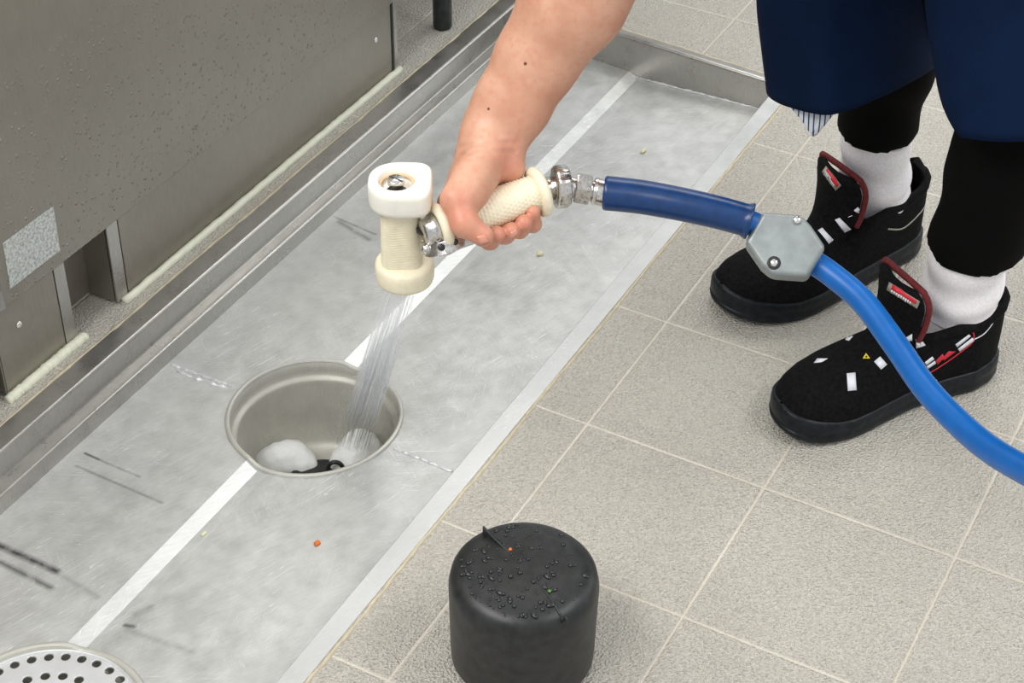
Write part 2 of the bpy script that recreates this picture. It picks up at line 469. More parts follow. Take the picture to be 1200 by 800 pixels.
# ---- signed-distance bodies, meshed by surface nets
def sd_cone(Pn, a, b, ra, rb, flat=None):
    a = np.array(a, np.float32); b = np.array(b, np.float32)
    ba = b - a; t = np.clip(((Pn - a) @ ba) / max(float(ba @ ba), 1e-9), 0, 1)[..., None]
    q = Pn - (a + t * ba)
    if flat is not None:
        nrm, s = flat; nrm = np.array(nrm, np.float32); nrm = nrm / np.linalg.norm(nrm)
        q = q + (q @ nrm)[..., None] * nrm * (s - 1)
    return np.linalg.norm(q, axis=-1) - (ra + t[..., 0] * (rb - ra))
def smin(a, b, k):
    h = np.clip(0.5 + 0.5 * (b - a) / k, 0, 1)
    return b + (a - b) * h - k * h * (1 - h)
def nets(f, lo, hi, h):
    lo = np.array(lo, float); hi = np.array(hi, float)
    n = np.ceil((hi - lo) / h).astype(int) + 1
    ax = [lo[i] + h * np.arange(n[i]) for i in range(3)]
    D = np.empty(tuple(n), np.float32)
    Y, Z = np.meshgrid(ax[1], ax[2], indexing='ij')
    for i0 in range(0, n[0], 8):
        xs = ax[0][i0:i0 + 8]
        G = np.stack([np.broadcast_to(xs[:, None, None], (len(xs),) + Y.shape), np.broadcast_to(Y, (len(xs),) + Y.shape), np.broadcast_to(Z, (len(xs),) + Y.shape)], -1).astype(np.float32)
        D[i0:i0 + 8] = f(G)
    S = D < 0
    c = [(i, j, k) for i in (0, 1) for j in (0, 1) for k in (0, 1)]
    sl = lambda A, o: A[o[0]:A.shape[0] - 1 + o[0], o[1]:A.shape[1] - 1 + o[1], o[2]:A.shape[2] - 1 + o[2]]
    cnt = sum(sl(S, o).astype(np.int8) for o in c)
    act = (cnt > 0) & (cnt < 8)
    idx = -np.ones(act.shape, np.int64); ii = np.argwhere(act); idx[act] = np.arange(len(ii))
    acc = np.zeros((len(ii), 3)); m = np.zeros(len(ii))
    for a in range(8):
        for b in range(a + 1, 8):
            if sum(abs(c[a][q] - c[b][q]) for q in range(3)) != 1: continue
            oa = np.array(c[a]); ob = np.array(c[b])
            da = D[tuple((ii + oa).T)]; db = D[tuple((ii + ob).T)]
            cr = (da < 0) != (db < 0)
            t = np.where(cr, da / np.where(cr, da - db, 1), 0)
            acc += np.where(cr[:, None], oa + t[:, None] * (ob - oa), 0); m += cr
    V = lo + (ii + acc / m[:, None]) * h
    F = []
    for d in range(3):
        o = np.zeros(3, int); o[d] = 1
        A = S[tuple(slice(0, S.shape[q] - o[q]) for q in range(3))]; B = S[tuple(slice(o[q], S.shape[q]) for q in range(3))]
        E = np.argwhere(A != B)
        u, v = (d + 1) % 3, (d + 2) % 3
        E = E[(E[:, u] > 0) & (E[:, v] > 0) & (E[:, u] < S.shape[u] - 1) & (E[:, v] < S.shape[v] - 1)]
        eu = np.zeros(3, int); eu[u] = 1; ev = np.zeros(3, int); ev[v] = 1
        q = [idx[tuple((E - eu - ev).T)], idx[tuple((E - ev).T)], idx[tuple(E.T)], idx[tuple((E - eu).T)]]
        F.append(np.stack(q, 1))
    F = np.concatenate(F); F = F[(F >= 0).all(1)]
    return [Vector(v) for v in V.tolist()], [tuple(q) for q in F.tolist()]

# ---- pieces laid on a surface (labels, bands, nails): the outline is found on the surface itself
def bvh_of(V, F):
    return BVHTree.FromPolygons([tuple(v) for v in V], F)
def on(bvh, px, py):
    o = Vector((0, 0, CAM_H)); r = bvh.ray_cast(o, ray(px, py).normalized())
    return (r[0], r[1]) if r[0] is not None else (None, None)
def patch(bvh, quad, nu, nv, th=0.0007, lift=0.0006):
    """quad: four measured corners; returns a thin plate following the surface"""
    q = [Vector((a, b, 0)) for a, b in quad]; top = []; bot = []
    last = None
    for i in range(nu + 1):
        for j in range(nv + 1):
            u, v = i / nu, j / nv
            p = (q[0] * (1 - u) + q[1] * u) * (1 - v) + (q[3] * (1 - u) + q[2] * u) * v
            hit, nr = on(bvh, p.x, p.y)
            if hit is None:
                hit, nr = last if last else (None, None)
                if hit is None: return None
            if nr.dot(ray(p.x, p.y)) > 0: nr = -nr
            last = (hit, nr)
            top.append(hit + nr * (lift + th)); bot.append(hit - nr * 0.0006)
    n = len(top); F = []
    I = lambda i, j: i * (nv + 1) + j
    for i in range(nu):
        for j in range(nv):
            F.append((I(i, j), I(i + 1, j), I(i + 1, j + 1), I(i, j + 1)))
            F.append(tuple(x + n for x in (I(i, j), I(i, j + 1), I(i + 1, j + 1), I(i + 1, j))))
    rim = [I(i, 0) for i in range(nu)] + [I(nu, j) for j in range(nv)] + [I(i, nv) for i in range(nu, 0, -1)] + [I(0, j) for j in range(nv, 0, -1)]
    for a, b in zip(rim, rim[1:] + rim[:1]): F.append((a, b, b + n, a + n))
    return top + bot, F
def trace(bvh, pts, r, lift=0.0, n=6, per=10):
    """thin bead following the surface through measured points"""
    out = []
    pts = spline([Vector((a, b, 0)) for a, b in pts], per)
    for p in pts:
        hit, nr = on(bvh, p.x, p.y)
        if hit is None: continue
        if nr.dot(ray(p.x, p.y)) > 0: nr = -nr
        if out and (hit - out[-1]).length > 0.02: break
        out.append(hit + nr * lift)
    if len(out) < 2: return None
    return tube(out, r, n)

# ================================================================== SETTING
XF = 2.065                     # far end of the channel
def rimx(y): return 2.0685 + (y - 0.9) * 0.07
YR, YL = 0.682, 1.105          # channel opening, right and left
ZL, ZC, ZR = -0.0522, -0.0600, -0.0450
YC = 0.898
XN = 0.30                      # near end (behind the frame)
def slabs():
    parts = []
    z0, z1 = -0.20, 0.0
    o0, o1 = YR - 0.022, YL + 0.027
    parts.append(box(-0.6, 4.2, -2.2, o0, z0, z1))
    parts.append(box(-0.6, 4.2, o1, 3.2, z0, z1))
    parts.append(box(-0.6, XN - 0.02, o0, o1, z0, z1))
    return join(*parts)
fl = mk('floor', *slabs(), M['tile'], smooth=False); tagp(fl, kind='structure')
# floor beyond the end of the channel, its tiles laid to another line
a0, a1 = YR - 0.022, YL + 0.027
V = [(rimx(a0) + 0.013, a0, -0.2), (4.2, a0, -0.2), (4.2, a1, -0.2), (rimx(a1) + 0.013, a1, -0.2)]
V, F = prism(V, (0, 0, 1), 0.2)
tagp(mk('floor_behind_channel', V, F, M['tile_far'], smooth=False), kind='structure')

# ================================================================== DRAIN CHANNEL
ch = thing('drain_channel', 'long stainless steel floor drain channel sunk between the beige tiles, with scuffed sloping tray', 'drain channel', (1.2, 0.9, -0.06))
HX1, HY, HR = 1.2128, 0.891, 0.0958
_c = Pz(49, 853, -0.058); HX2, HY2 = _c.x, _c.y
HYS = {HX1: HY, HX2: HY2}
def zt(y):
    b0, b1, b2 = YC - 0.012, YC + 0.001, YC + 0.017
    if y >= b2: return -0.0543 + (y - b2) / (YL - 0.018 - b2) * (ZL + 0.0543)
    if y >= b1: return ZC + (y - b1) / (b2 - b1) * (-0.0543 - ZC)
    if y >= b0: return ZC + 0.0004 + (b1 - y) / (b1 - b0) * 0.0002
    return ZC + 0.0006 + (b0 - y) / (b0 - YR) * (ZR - ZC - 0.0006)
def tray_mesh():
    yl = YL - 0.018
    bm = bmesh.new()
    def add(pts):
        vs = [bm.verts.new((p[0], p[1], 0)) for p in pts]; return vs
    # cut a plan grid with the two circles using triangle_fill between strips
    ys = [YR - 0.03, HY2, YC - 0.012, YC + 0.001, YC + 0.017, yl + 0.004]
    V = []; F = []
    N = 96
    def strip(y0, y1):
        # polygon of the strip minus circles
        segs = []
        xs_prev = XN
        polys = []
        bounds = [XN] + [None] * 0
        # left boundary of a piece: list of (x,y) from y0 to y1
        def arc(hx, side):
            pts = []
            M_ = 24
            for i in range(M_ + 1):
                y = y0 + (y1 - y0) * i / M_
                d = HR ** 2 - (y - HYS[hx]) ** 2
                pts.append((hx + side * math.sqrt(max(d, 0)), y))
            return pts
        full = all(HR ** 2 > (y - h_) ** 2 for y in (y0, y1) for h_ in (HY, HY2))
        if full:
            L = [[(XN, y0 + (y1 - y0) * i / 24) for i in range(25)], arc(HX2, 1), arc(HX1, 1)]
            Rr = [arc(HX2, -1), arc(HX1, -1), [(rimx(y0 + (y1 - y0) * i / 24) + .001, y0 + (y1 - y0) * i / 24) for i in range(25)]]
            for l, r in zip(L, Rr):
                polys.append(l + r[::-1])
        else:
            up = y1 > HY   # circles bite from the side nearest HY
            yin = y0 if up else y1; yout = y1 if up else y0
            sg = 1 if up else -1
            xe = rimx(yin) + .001
            X_ = [XN]
            for hx in (HX2, HX1):
                hy = HYS[hx]; c0_ = math.sqrt(HR ** 2 - (yin - hy) ** 2)
                for q in range(73):
                    xx = hx - HR * math.cos(math.pi * q / 72)
                    if abs(xx - hx) < c0_: X_.append(xx)
                X_ += [hx - c0_, hx + c0_]
            X_ += [0.9, 1.0, 1.5, 1.8, xe]
            X_ = sorted(X_)
            def edge(x):
                for hx in (HX2, HX1):
                    if abs(x - hx) < HR:
                        yy = HYS[hx] + sg * math.sqrt(HR ** 2 - (x - hx) ** 2)
                        if (yy - yin) * sg > 0: return yy
                return yin
            for xa, xb in zip(X_, X_[1:]):
                if xb - xa < 1e-6: continue
                xo = (rimx(yout) + .001) if xb == xe else xb
                polys.append([(xa, edge(xa)), (xb, edge(xb)), (xo, yout), (xa, yout)])
        return polys
    for y0, y1 in zip(ys, ys[1:]):
        for p in strip(y0, y1):
            n = len(V)
            V += [Vector((x, y, zt(y))) for x, y in p]
            F.append(tuple(range(n, n + len(p))))
    return V, F
V, F = tray_mesh()
bm = bmesh.new()
vs = [bm.verts.new(v) for v in V]
for f in F:
    try: bm.faces.new([vs[i] for i in f])
    except ValueError: pass
bmesh.ops.triangulate(bm, faces=bm.faces)
bmesh.ops.remove_doubles(bm, verts=bm.verts, dist=0.0002)
bmesh.ops.recalc_face_normals(bm, faces=bm.faces)
V = [v.co.copy() for v in bm.verts]; bm.verts.index_update(); F = [tuple(v.index for v in f.verts) for f in bm.faces]; bm.free()
tray = mk('tray', V, F, M['tray'], ch, smooth=False)

def bar(profile, x0, x1, mat, name, label=None, skew=True):
    """profile of (y,z), swept along x"""
    rings = []
    for k in range(2):
        rings.append([Vector(((x0 if k == 0 else (rimx(y) if skew else x1)), y, z)) for y, z in profile])
    V, F = rings_mesh(rings)
    return autosm(mk(name, V, F, mat, ch, label=label), 40)
def arcp(cy, cz, r, a0, a1, n=5):
    return [(cy + r * math.cos(math.radians(a0 + (a1 - a0) * i / n)), cz + r * math.sin(math.radians(a0 + (a1 - a0) * i / n))) for i in range(n + 1)]
# left side: flange, upper drop, ledge, lower drop
pl = [(YL + 0.027, -0.01), (YL + 0.027, 0.001)] + arcp(YL + 0.004, -0.003, 0.004, 90, 180) + [(YL, -0.028)] + \
     [(YL - 0.002, -0.0305)] + arcp(YL - 0.015, -0.0335, 0.003, 90, 180) + [(YL - 0.018, -0.075), (YL - 0.012, -0.075), (YL - 0.012, -0.038), (YL + 0.006, -0.036), (YL + 0.006, -0.01)]
bar(pl, XN, XF, M['rail'], 'stepped_edge', 'stepped left edge with two bright folds')
# right side: flat flange and its hidden drop
pr = [(YR - 0.022, -0.008), (YR - 0.022, 0.0006), (YR - 0.001, 0.0006), (YR, -0.0004), (YR, -0.006), (YR - 0.016, -0.007), (YR - 0.016, -0.06), (YR - 0.018, -0.06), (YR - 0.018, -0.008)]
M['flange'], _t = make_steel('flat_flange_steel', (0.56, 0.57, 0.56), 0.42, 0.35, 0.6, mottle=0.12)
bar(pr, XN, XF, M['flange'], 'flat_edge')
# end wall with folded rim
def endwall():
    rings = []
    for y in (YR - 0.022, YL + 0.027):
        X = rimx(y)
        pr_ = [(X + 0.014, -0.01), (X + 0.014, 0.001)] + [(X + 0.005 + 0.005 * math.cos(math.radians(a)), -0.004 + 0.005 * math.sin(math.radians(a))) for a in (90, 112, 135, 158, 180)] + [(X, -0.075), (X + 0.005, -0.075), (X + 0.005, -0.01)]
        rings.append([Vector((x, y, z)) for x, z in pr_])
    return rings_mesh(rings)
autosm(mk('end_wall', *endwall(), M['rail'], ch), 40)
# weld beads
def bead(p0, p1, r, n=60, amp=0.35, jit=0.0006):
    p0 = Vector(p0); p1 = Vector(p1)
    path = [p0.lerp(p1, i / n) + Vector((random.uniform(-jit, jit), random.uniform(-jit, jit), 0)) for i in range(n + 1)]
    return tube(path, [r * (1 + amp * random.uniform(-1, 1)) for _ in path], 7)
wy = [YR + 0.002, YC, YL - 0.02]
V, F = join(bead((rimx(wy[0]) - .001, wy[0], zt(wy[0]) + .0008), (rimx(wy[1]) - .001, wy[1], zt(wy[1]) + .0008), 0.0016),
            bead((rimx(wy[1]) - .001, wy[1], zt(wy[1]) + .0008), (rimx(wy[2]) - .001, wy[2], zt(wy[2]) + .0008), 0.0016))
mk('weld_bead', V, F, M['strainer'], ch)
a = Pz(200, 428, -.0535); b = Pz(274, 456, -.0575)
a2 = Pz(207, 436, -.0535); b2 = Pz(268, 459, -.0575)
V, F = join(bead((a.x, a.y, zt(a.y) + .0001), (b.x, b.y, zt(b.y) + .0001), 0.0019, 40), bead((a2.x, a2.y, zt(a2.y)), (b2.x, b2.y, zt(b2.y)), 0.0020, 16, 0.9, 0.0012))
mk('weld_bead', V, F, M['strainer'], ch)
a = Pz(462, 528, -.055); b = Pz(530, 553, -.047)
mk('weld_bead', *bead((a.x, a.y, zt(a.y) + .0002), (b.x, b.y, zt(b.y) + .0002), 0.0017, 40), M['strainer'], ch)

# drain bowls
def bowl(hx, name='drain_bowl'):
    prof = [(-0.0595 + 0.0, HR + 0.003), (-0.0585, HR + 0.0018), (-0.0578, HR), (-0.0585, HR - 0.0018), (-0.066, HR - 0.002), (-0.0715, HR - 0.0025), (-0.0735, HR - 0.0045), (-0.0745, HR - 0.0075), (-0.0775, HR - 0.0085),
            (-0.082, HR - 0.0085), (-0.13, HR - 0.0085), (-0.163, HR - 0.012), (-0.172, HR - 0.022), (-0.174, HR - 0.04), (-0.174, 0.001)]
    N = 96; rings = []
    for h, r in prof:
        ring = []
        for j in range(N):
            a = 2 * math.pi * j / N
            y = HYS[hx] + r * math.sin(a)
            ze = h + (zt(min(max(y, YR), YL - .02)) - ZC + 0.0015 if h > -0.0655 else 0)
            ring.append(Vector((hx + r * math.cos(a), y, ze)))
        rings.append(ring)
    V, F = rings_mesh(rings, False, True)
    o = mk(name, V, F, M['bowl'], ch)
    s = o.modifiers.new('solid', 'SOLIDIFY'); s.thickness = 0.0012; s.offset = 1
    return o
bowl(HX1); bowl(HX2)
# bright rolled rim of the open bowl
rim = []
for j in range(97):
    a = 2 * math.pi * j / 96; y = HY + HR * math.sin(a)
    rim.append(Vector((HX1 + HR * math.cos(a), y, zt(y) + 0.0008)))
mk('drain_rim', *tube(rim, 0.0023, 8), M['strainer'], ch)
# crumbs and stain near the end
V, F = [], []

# strainer plate with real holes
st = thing('drain_strainer', 'round perforated steel strainer plate covering the near drain at lower left', 'strainer', (HX2, HY2, -0.056))
def strainer():
    bm = bmesh.new()
    zt0 = -0.0555
    def loop(cx, cy, r, n):
        vs = [bm.verts.new((cx + r * math.cos(2 * math.pi * i / n), cy + r * math.sin(2 * math.pi * i / n), zt0)) for i in range(n)]
        return [bm.edges.new((vs[i], vs[(i + 1) % n])) for i in range(n)]
    E = loop(HX2, HY2, HR - 0.004, 96)
    holes = []
    for R_, n_, ph in ((0.0845, 33, 0.05), (0.0610, 23, 0.1), (0.0385, 15, 0.0), (0.016, 6, 0.2)):
        for i in range(n_):
            a = 2 * math.pi * i / n_ + ph
            c = (HX2 + R_ * math.cos(a), HY2 + R_ * math.sin(a)); holes.append(c)
            E += loop(c[0], c[1], 0.0046, 16)
    bmesh.ops.triangle_fill(bm, use_beauty=True, use_dissolve=False, edges=E)
    # drop triangles inside holes
    kill = []
    for f in bm.faces:
        c = f.calc_center_median()
        if any((c.x - h[0]) ** 2 + (c.y - h[1]) ** 2 < 0.0040 ** 2 for h in holes): kill.append(f)
    bmesh.ops.delete(bm, geom=kill, context='FACES_ONLY')
    V = [v.co.copy() for v in bm.verts]; bm.verts.index_update(); F = [tuple(v.index for v in f.verts) for f in bm.faces]; bm.free()
    return V, F
sp = mk('plate', *strainer(), M['strainer'], st, smooth=False)
s_ = sp.modifiers.new('solid', 'SOLIDIFY'); s_.thickness = 0.003; s_.offset = -1; s_.use_even_offset = True
bevel(sp, 0.0007, 1, 60)
mk('rim', *torus(Vector((HX2, HY2, -0.0558)), Vector((0, 0, 1)), HR - 0.0035, 0.0016, 96, 8), M['strainer'], st)

# black trap insert with ring handle in the open bowl
c0 = Vector((HX1 - 0.002, HY - 0.004, -0.174))
dt_ = thing('drain_basket', 'black drain basket with a ring handle at the bottom of the open drain', 'drain basket', c0)
V, F = lathe(c0, Vector((0, 0, 1)), [(0, 0.036), (0.014, 0.040), (0.018, 0.042), (0.0205, 0.041), (0.0215, 0.037), (0.0205, 0.032), (0.0235, 0.022), (0.0235, 0.0)], 56)
autosm(mk('cup', V, F, M['bell'], dt_), 50)
rc = Pz(393, 549, -0.143)
mk('ring_handle', *torus(rc, RIGHT.cross(Vector((0, 0, 1))) + Vector((0, 0, 0.3)), 0.0085, 0.0026, 30, 10), M['bell'], dt_)
mk('handle_stem', *tube([rc + Vector((0, 0, -0.008)), rc + Vector((0, 0, -0.014)), Vector((rc.x, rc.y, -0.174))], [0.003, 0.004, 0.005], 10), M['bell'], dt_)

# grout beads along the channel
def along(y, x0, x1, r, amp, zz=0.0, n=160, fr=25):
    path = []; rr = []
    for i in range(n + 1):
        x = x0 + (x1 - x0) * i / n
        path.append(Vector((x, y + amp * (math.sin(x * fr) * .5 + random.uniform(-.4, .4)), zz))); rr.append(r * random.uniform(.75, 1.2))
    return tube(path, rr, 6)
g = mk('trim_1', *along(YR - 0.0245, XN, 2.06, 0.0022, 0.0016, -0.0008), M['grout']); tagp(g, kind='structure')
g = mk('trim_2', *along(YL + 0.0285, XN, 2.5, 0.0026, 0.0012, -0.0006), M['grout']); tagp(g, kind='structure')
path = [Vector((rimx(YR + (YL - YR) * i / 60) + 0.0155 + random.uniform(-.001, .001), YR + (YL - YR) * i / 60, -0.0006)) for i in range(61)]
g = mk('trim_3', *tube(path, 0.0024, 6), M['grout']); tagp(g, kind='structure')

# ================================================================== KITCHEN UNIT
YK = 1.158; YP = 1.1555; ZB = 0.1085
ku = thing('kitchen_unit', 'large satin stainless steel kitchen unit beside the channel, its front beaded with water drops', 'kitchen unit', (1.2, 1.5, 0))
o = mk('front_panel', *box(0.35, 1.8225, YP, YP + 0.05, ZB, 0.86), M['panel'], ku, smooth=False); bevel(o, 0.0012, 2)
o = mk('top', *box(0.34, 1.83, YP - 0.01, 1.85, 0.86, 0.90), M['kick'], ku, smooth=False); bevel(o, 0.003, 2)
o = mk('side_panel', *box(1.8225, 1.8265, YP + 0.001, 1.84, 0.012, 0.86), M['kick'], ku, smooth=False); bevel(o, 0.0008, 1)
o = mk('back_panel', *box(0.35, 1.82, 1.83, 1.845, 0.012, 0.86), M['kick'], ku, smooth=False)
# kick plates: right long, left short
xg1 = Py(150, 345, YK).x; xg0 = Py(90, 395, YK).x
def kickplate(x0, x1, folds):
    parts = [box(x0, x1, YK, YK + 0.0025, 0.003, ZB - 0.001)]
    for xx in folds:
        parts.append(box(xx, xx + 0.0025, YK, YK + 0.06, 0.003, ZB - 0.001))
    return join(*parts)
k1 = mk('kick_plate', *kickplate(xg1, 1.8165, [xg1, 1.814]), M['kick'], ku, smooth=False); bevel(k1, 0.0008, 1)
k2 = mk('kick_plate', *kickplate(1.026, xg0 - 0.0175, [1.0262]), M['kick'], ku, smooth=False); bevel(k2, 0.0008, 1)
o = mk('corner_post', *box(xg0 - 0.0165, xg0, YK - 0.001, YK + 0.004, 0.003, ZB - 0.001), M['rail'], ku, smooth=False); bevel(o, 0.0008, 1)
o = mk('corner_post', *box(xg1 - 0.019, xg1 - 0.0005, YK - 0.001, YK + 0.004, 0.003, ZB - 0.001), M['rail'], ku, smooth=False); bevel(o, 0.0008, 1)
o = mk('corner_post', *box(1.8185, 1.8265, YK - 0.003, YK + 0.004, 0.003, 0.32), M['rail'], ku, smooth=False); bevel(o, 0.0006, 1)
# recess behind the gap
o = mk('recess_side', *box(xg1 - 0.019, xg1 - 0.016, YK + 0.002, YK + 0.075, 0.003, ZB), M['kick'], ku, smooth=False)
o = mk('recess_back', *box(xg0 - 0.1, xg1, YK + 0.04, YK + 0.044, 0.004, ZB), M['kick'], ku, smooth=False)
o = mk('recess_back', *box(0.6, 1.016, YK + 0.04, YK + 0.044, 0.004, ZB), M['kick'], ku, smooth=False)
o = mk('kick_plate', *kickplate(0.36, 1.012, [1.0095]), M['kick'], ku, smooth=False)
for (px, py) in ((22, 380), (440, 47)):
    c = Py(px, py, YK)
    mk('screw', *dome(c, (0, -1, 0), 0.0042, 0.0024, 14), M['screw'], ku)
# wet label on the panel
lb = [Py(*q, YP) for q in ((3, 285), (62, 241), (70, 293), (12, 338))]
V, F = prism(lb, (0, -1, 0), 0.0006)
mk('label_plate', V, F, M['label'], ku, smooth=False, label='pale wet label stuck on the lower panel')
# small notch strip at the lower left corner of the panel
q = [Py(*q, YP - 0.0006) for q in ((-3, 345), (1, 340), (6, 361), (-3, 366))]
mk('edge_strip', *prism(q, (0, -1, 0), 0.001), M['rail'], ku, smooth=False)
# silicone along the foot of the plates
def sil(x0, x1, y, r, name):
    path = [Vector((x0 + (x1 - x0) * i / 80, y + random.uniform(-.0006, .0006), 0.0015)) for i in range(81)]
    g = mk(name, *tube(path, [r * random.uniform(.95, 1.05) for _ in path], 8), M['caulk']); tagp(g, kind='structure')
sil(xg1 - 0.012, 1.83, YK - 0.0045, 0.0052, 'trim_4')
sil(1.02, xg0 + 0.006, YK - 0.0055, 0.0062, 'trim_5')

# counter standing beyond the unit, only a foot of it in view
fc = Pz(527, 34, 0.0); fc.y += 0.012
kt = thing('steel_counter', 'steel counter past the kitchen unit, one dark round foot showing at the top edge', 'counter', (fc.x, fc.y, 0))
for dx, dy in ((0, 0), (1.0, 0), (0, 0.55), (1.0, 0.55)):
    c = fc + Vector((dx, dy, 0))
    V, F = lathe(c, Vector((0, 0, 1)), [(0.0, 0.0125), (0.002, 0.0135), (0.006, 0.0138), (0.1, 0.0138), (0.102, 0.016), (0.13, 0.0165), (0.132, 0.019), (0.84, 0.019)], 28)
    autosm(mk('leg', V, F, M['darkleg'], kt), 40)
o = mk('counter_top', *box(fc.x - 0.04, fc.x + 1.06, fc.y - 0.03, fc.y + 0.62, 0.84, 0.88), M['kick'], kt, smooth=False); bevel(o, 0.003)
o = mk('shelf', *box(fc.x - 0.02, fc.x + 1.04, fc.y + 0.02, fc.y + 0.58, 0.16, 0.18), M['kick'], kt, smooth=False)

# ================================================================== BLACK BELL
bc = Pz(612, 764, 0.0)
bl = thing('drain_bell', 'black rubber drain bell with two ribs across its wet top, standing on the tiles', 'drain bell', bc)
H = 0.112; R_ = 0.0668
prof = [(0.0, R_ - 0.010), (0.0006, R_ - 0.0035), (0.004, R_ - 0.0012), (0.02, R_ - 0.0006), (H * 0.55, R_), (H - 0.02, R_ + 0.0005), (H - 0.010, R_ - 0.0015), (H - 0.005, R_ - 0.0055), (H - 0.0018, R_ - 0.012), (H - 0.0002, R_ - 0.02), (H, R_ - 0.03), (H + 0.0004, 0.012), (H + 0.0004, 0.0)]
V, F = lathe(bc, Vector((0, 0, 1)), prof, 96)
bell = mk('shell', V, F, M['bell'], bl)
def top_at(px, py): 
    p = Pz(px, py, H); return p
def rib(p_in, p_out, name, rise):
    """blade that rises towards the rim"""
    d = (p_out - p_in); n = Vector((-d.y, d.x, 0)).normalized() * 0.0011
    L = d.length; dn = d.normalized()
    rr = (p_out - bc); 
    prof = []
    K = 14
    low = []; hi = []
    for i in range(K + 1):
        s = i / K; p = p_in + d * s
        r = math.hypot(p.x - bc.x, p.y - bc.y)
        # shell height under the blade
        zz = H
        for (h0, r0), (h1, r1) in zip(prof0, prof0[1:]):
            if r1 <= r <= r0: zz = h0 + (h1 - h0) * (r0 - r) / max(r0 - r1, 1e-6); break
        low.append(Vector((p.x, p.y, zz - 0.004))); hi.append(Vector((p.x, p.y, (H if rise > .005 else zz) + 0.0004 + rise * s ** 1.6)))
    poly = low + hi[::-1]
    c = [v - n * (0.5 + 0.5) for v in poly]
    V, F = prism(c, n, n.length * 2)
    o = mk(name, V, F, M['bell'], bl, smooth=False); bevel(o, 0.0008, 2)
prof0 = prof
rib(top_at(598, 647), top_at(566, 624), 'rib', 0.0085)
rib(top_at(626, 676), top_at(665, 727), 'rib', 0.0016)
# water drops on the bell top
dv = []
for i in range(300):
    a = random.uniform(0, 2 * math.pi); r = (R_ - 0.010) * math.sqrt(random.random())
    if random.random() < 0.35 and math.cos(a + 0.9) > 0: continue
    s = 0.0007 + 0.0019 * random.random() ** 2.0
    c = Vector((bc.x + r * math.cos(a), bc.y + r * math.sin(a), 0))
    zz = H
    for (h0, r0), (h1, r1) in zip(prof, prof[1:]):
        if r1 <= r <= r0: zz = h0 + (h1 - h0) * (r0 - r) / max(r0 - r1, 1e-6); break
    c.z = bc.z + zz - 0.0001
    v, f = dome(c, (0, 0, 1), s, s * 0.85, 9)
    if random.random() < 0.4:
        ex = random.uniform(0, math.pi); e = Vector((math.cos(ex), math.sin(ex), 0))
        v = [p + e * (p - c).dot(e) * 0.9 for p in v]
    dv.append((v, f))
wd = mk('water_drops', *join(*dv), M['wetdrop'], bl); wd['kind'] = 'stuff'

def crumb(p, r, mat, label, cat='crumb', elong=1.0):
    V, F = [], []
    x, y, k = Vector((1, 0, 0)), Vector((0, 1, 0)), Vector((0, 0, 1))
    rings = []
    for q, s in ((0.6, 0), (1, 0.3), (0.85, 0.8), (0.4, 1.1)):
        rings.append([p + (x * math.cos(a) * elong + y * math.sin(a)) * r * q * random.uniform(.75, 1.2) + k * r * s for a in [2 * math.pi * j / 9 for j in range(9)]])
    o = mk('food_crumb', *rings_mesh(rings), mat, origin=p); tagp(o, label, cat)
p = Pz(372, 639, -.054); p.z = zt(p.y); crumb(p, 0.0032, M['orange'], 'orange food crumb on the steel tray between the open drain and the tiles', elong=1.3)
p = Pz(239, 624, -.0575); p.z = zt(p.y); crumb(p, 0.0022, M['palecrumb'], 'pale sliver of food on the tray fold, left of the orange crumb', elong=2.2)
p = Pz(633, 295, -.05); p.z = zt(p.y); crumb(p, 0.0045, M['palecrumb'], 'pale food crumb on the tray below the gripping hand')
p = Pz(754, 175, -.05); p.z = zt(p.y); crumb(p, 0.0038, M['palecrumb'], 'pale food crumb on the tray near the far end, above the blue hose sleeve', elong=1.8)
p = Pz(598, 644, H); crumb(p, 0.0018, M['orange'], 'tiny orange crumb by the far rib on top of the black bell')
p = Pz(644, 693, H + .0002); crumb(p, 0.0018, M['green'], 'tiny green crumb by the near rib on top of the black bell')

# ================================================================== SPRAY GUN
TG = 1.605
headT = P(470, 210, 1.585)
headB = headT + Vector((0, 0, -0.112))
# tilt slightly so that it meets the measured foot
foot = P(474.5, 318, 1.652)
axis = (foot - headT).normalized()
gun = thing('spray_gun', 'cream rubber water spray gun held over the open drain, blue hose attached', 'spray gun', foot)
A = P(523, 264, 1.600); B = P(631, 225, 1.625)
hx = (B - A).normalized()
xg = (RIGHT - axis * RIGHT.dot(axis)).normalized(); yg = axis.cross(xg)      # xg towards handle, yg sideways
if yg.dot(FWD) > 0: yg = -yg                                          # yg towards the camera
def hp(x, y, h): return headT + xg * x + yg * y + axis * h
def outline_cap(n=72):
    pts = []
    for j in range(n):
        a = 2 * math.pi * j / n; c, s = math.cos(a), math.sin(a)
        if c > 0:   # squarish side, superellipse
            e = 2 / 4.2
            pts.append((0.0275 * abs(c) ** e, 0.0285 * (abs(s) ** e) * (1 if s >= 0 else -1)))
        else:
            e = 2 / 2.2
            pts.append((-0.030 * abs(c) ** e, 0.0285 * (abs(s) ** (2 / 2.6)) * (1 if s >= 0 else -1)))
    return pts
OC = outline_cap()
def ring_of(outl, sc, h, ox=0, oy=0): return [hp(x * sc + ox, y * sc + oy, h) for x, y in outl]
circ = [(math.cos(2 * math.pi * j / 72), math.sin(2 * math.pi * j / 72)) for j in range(72)]
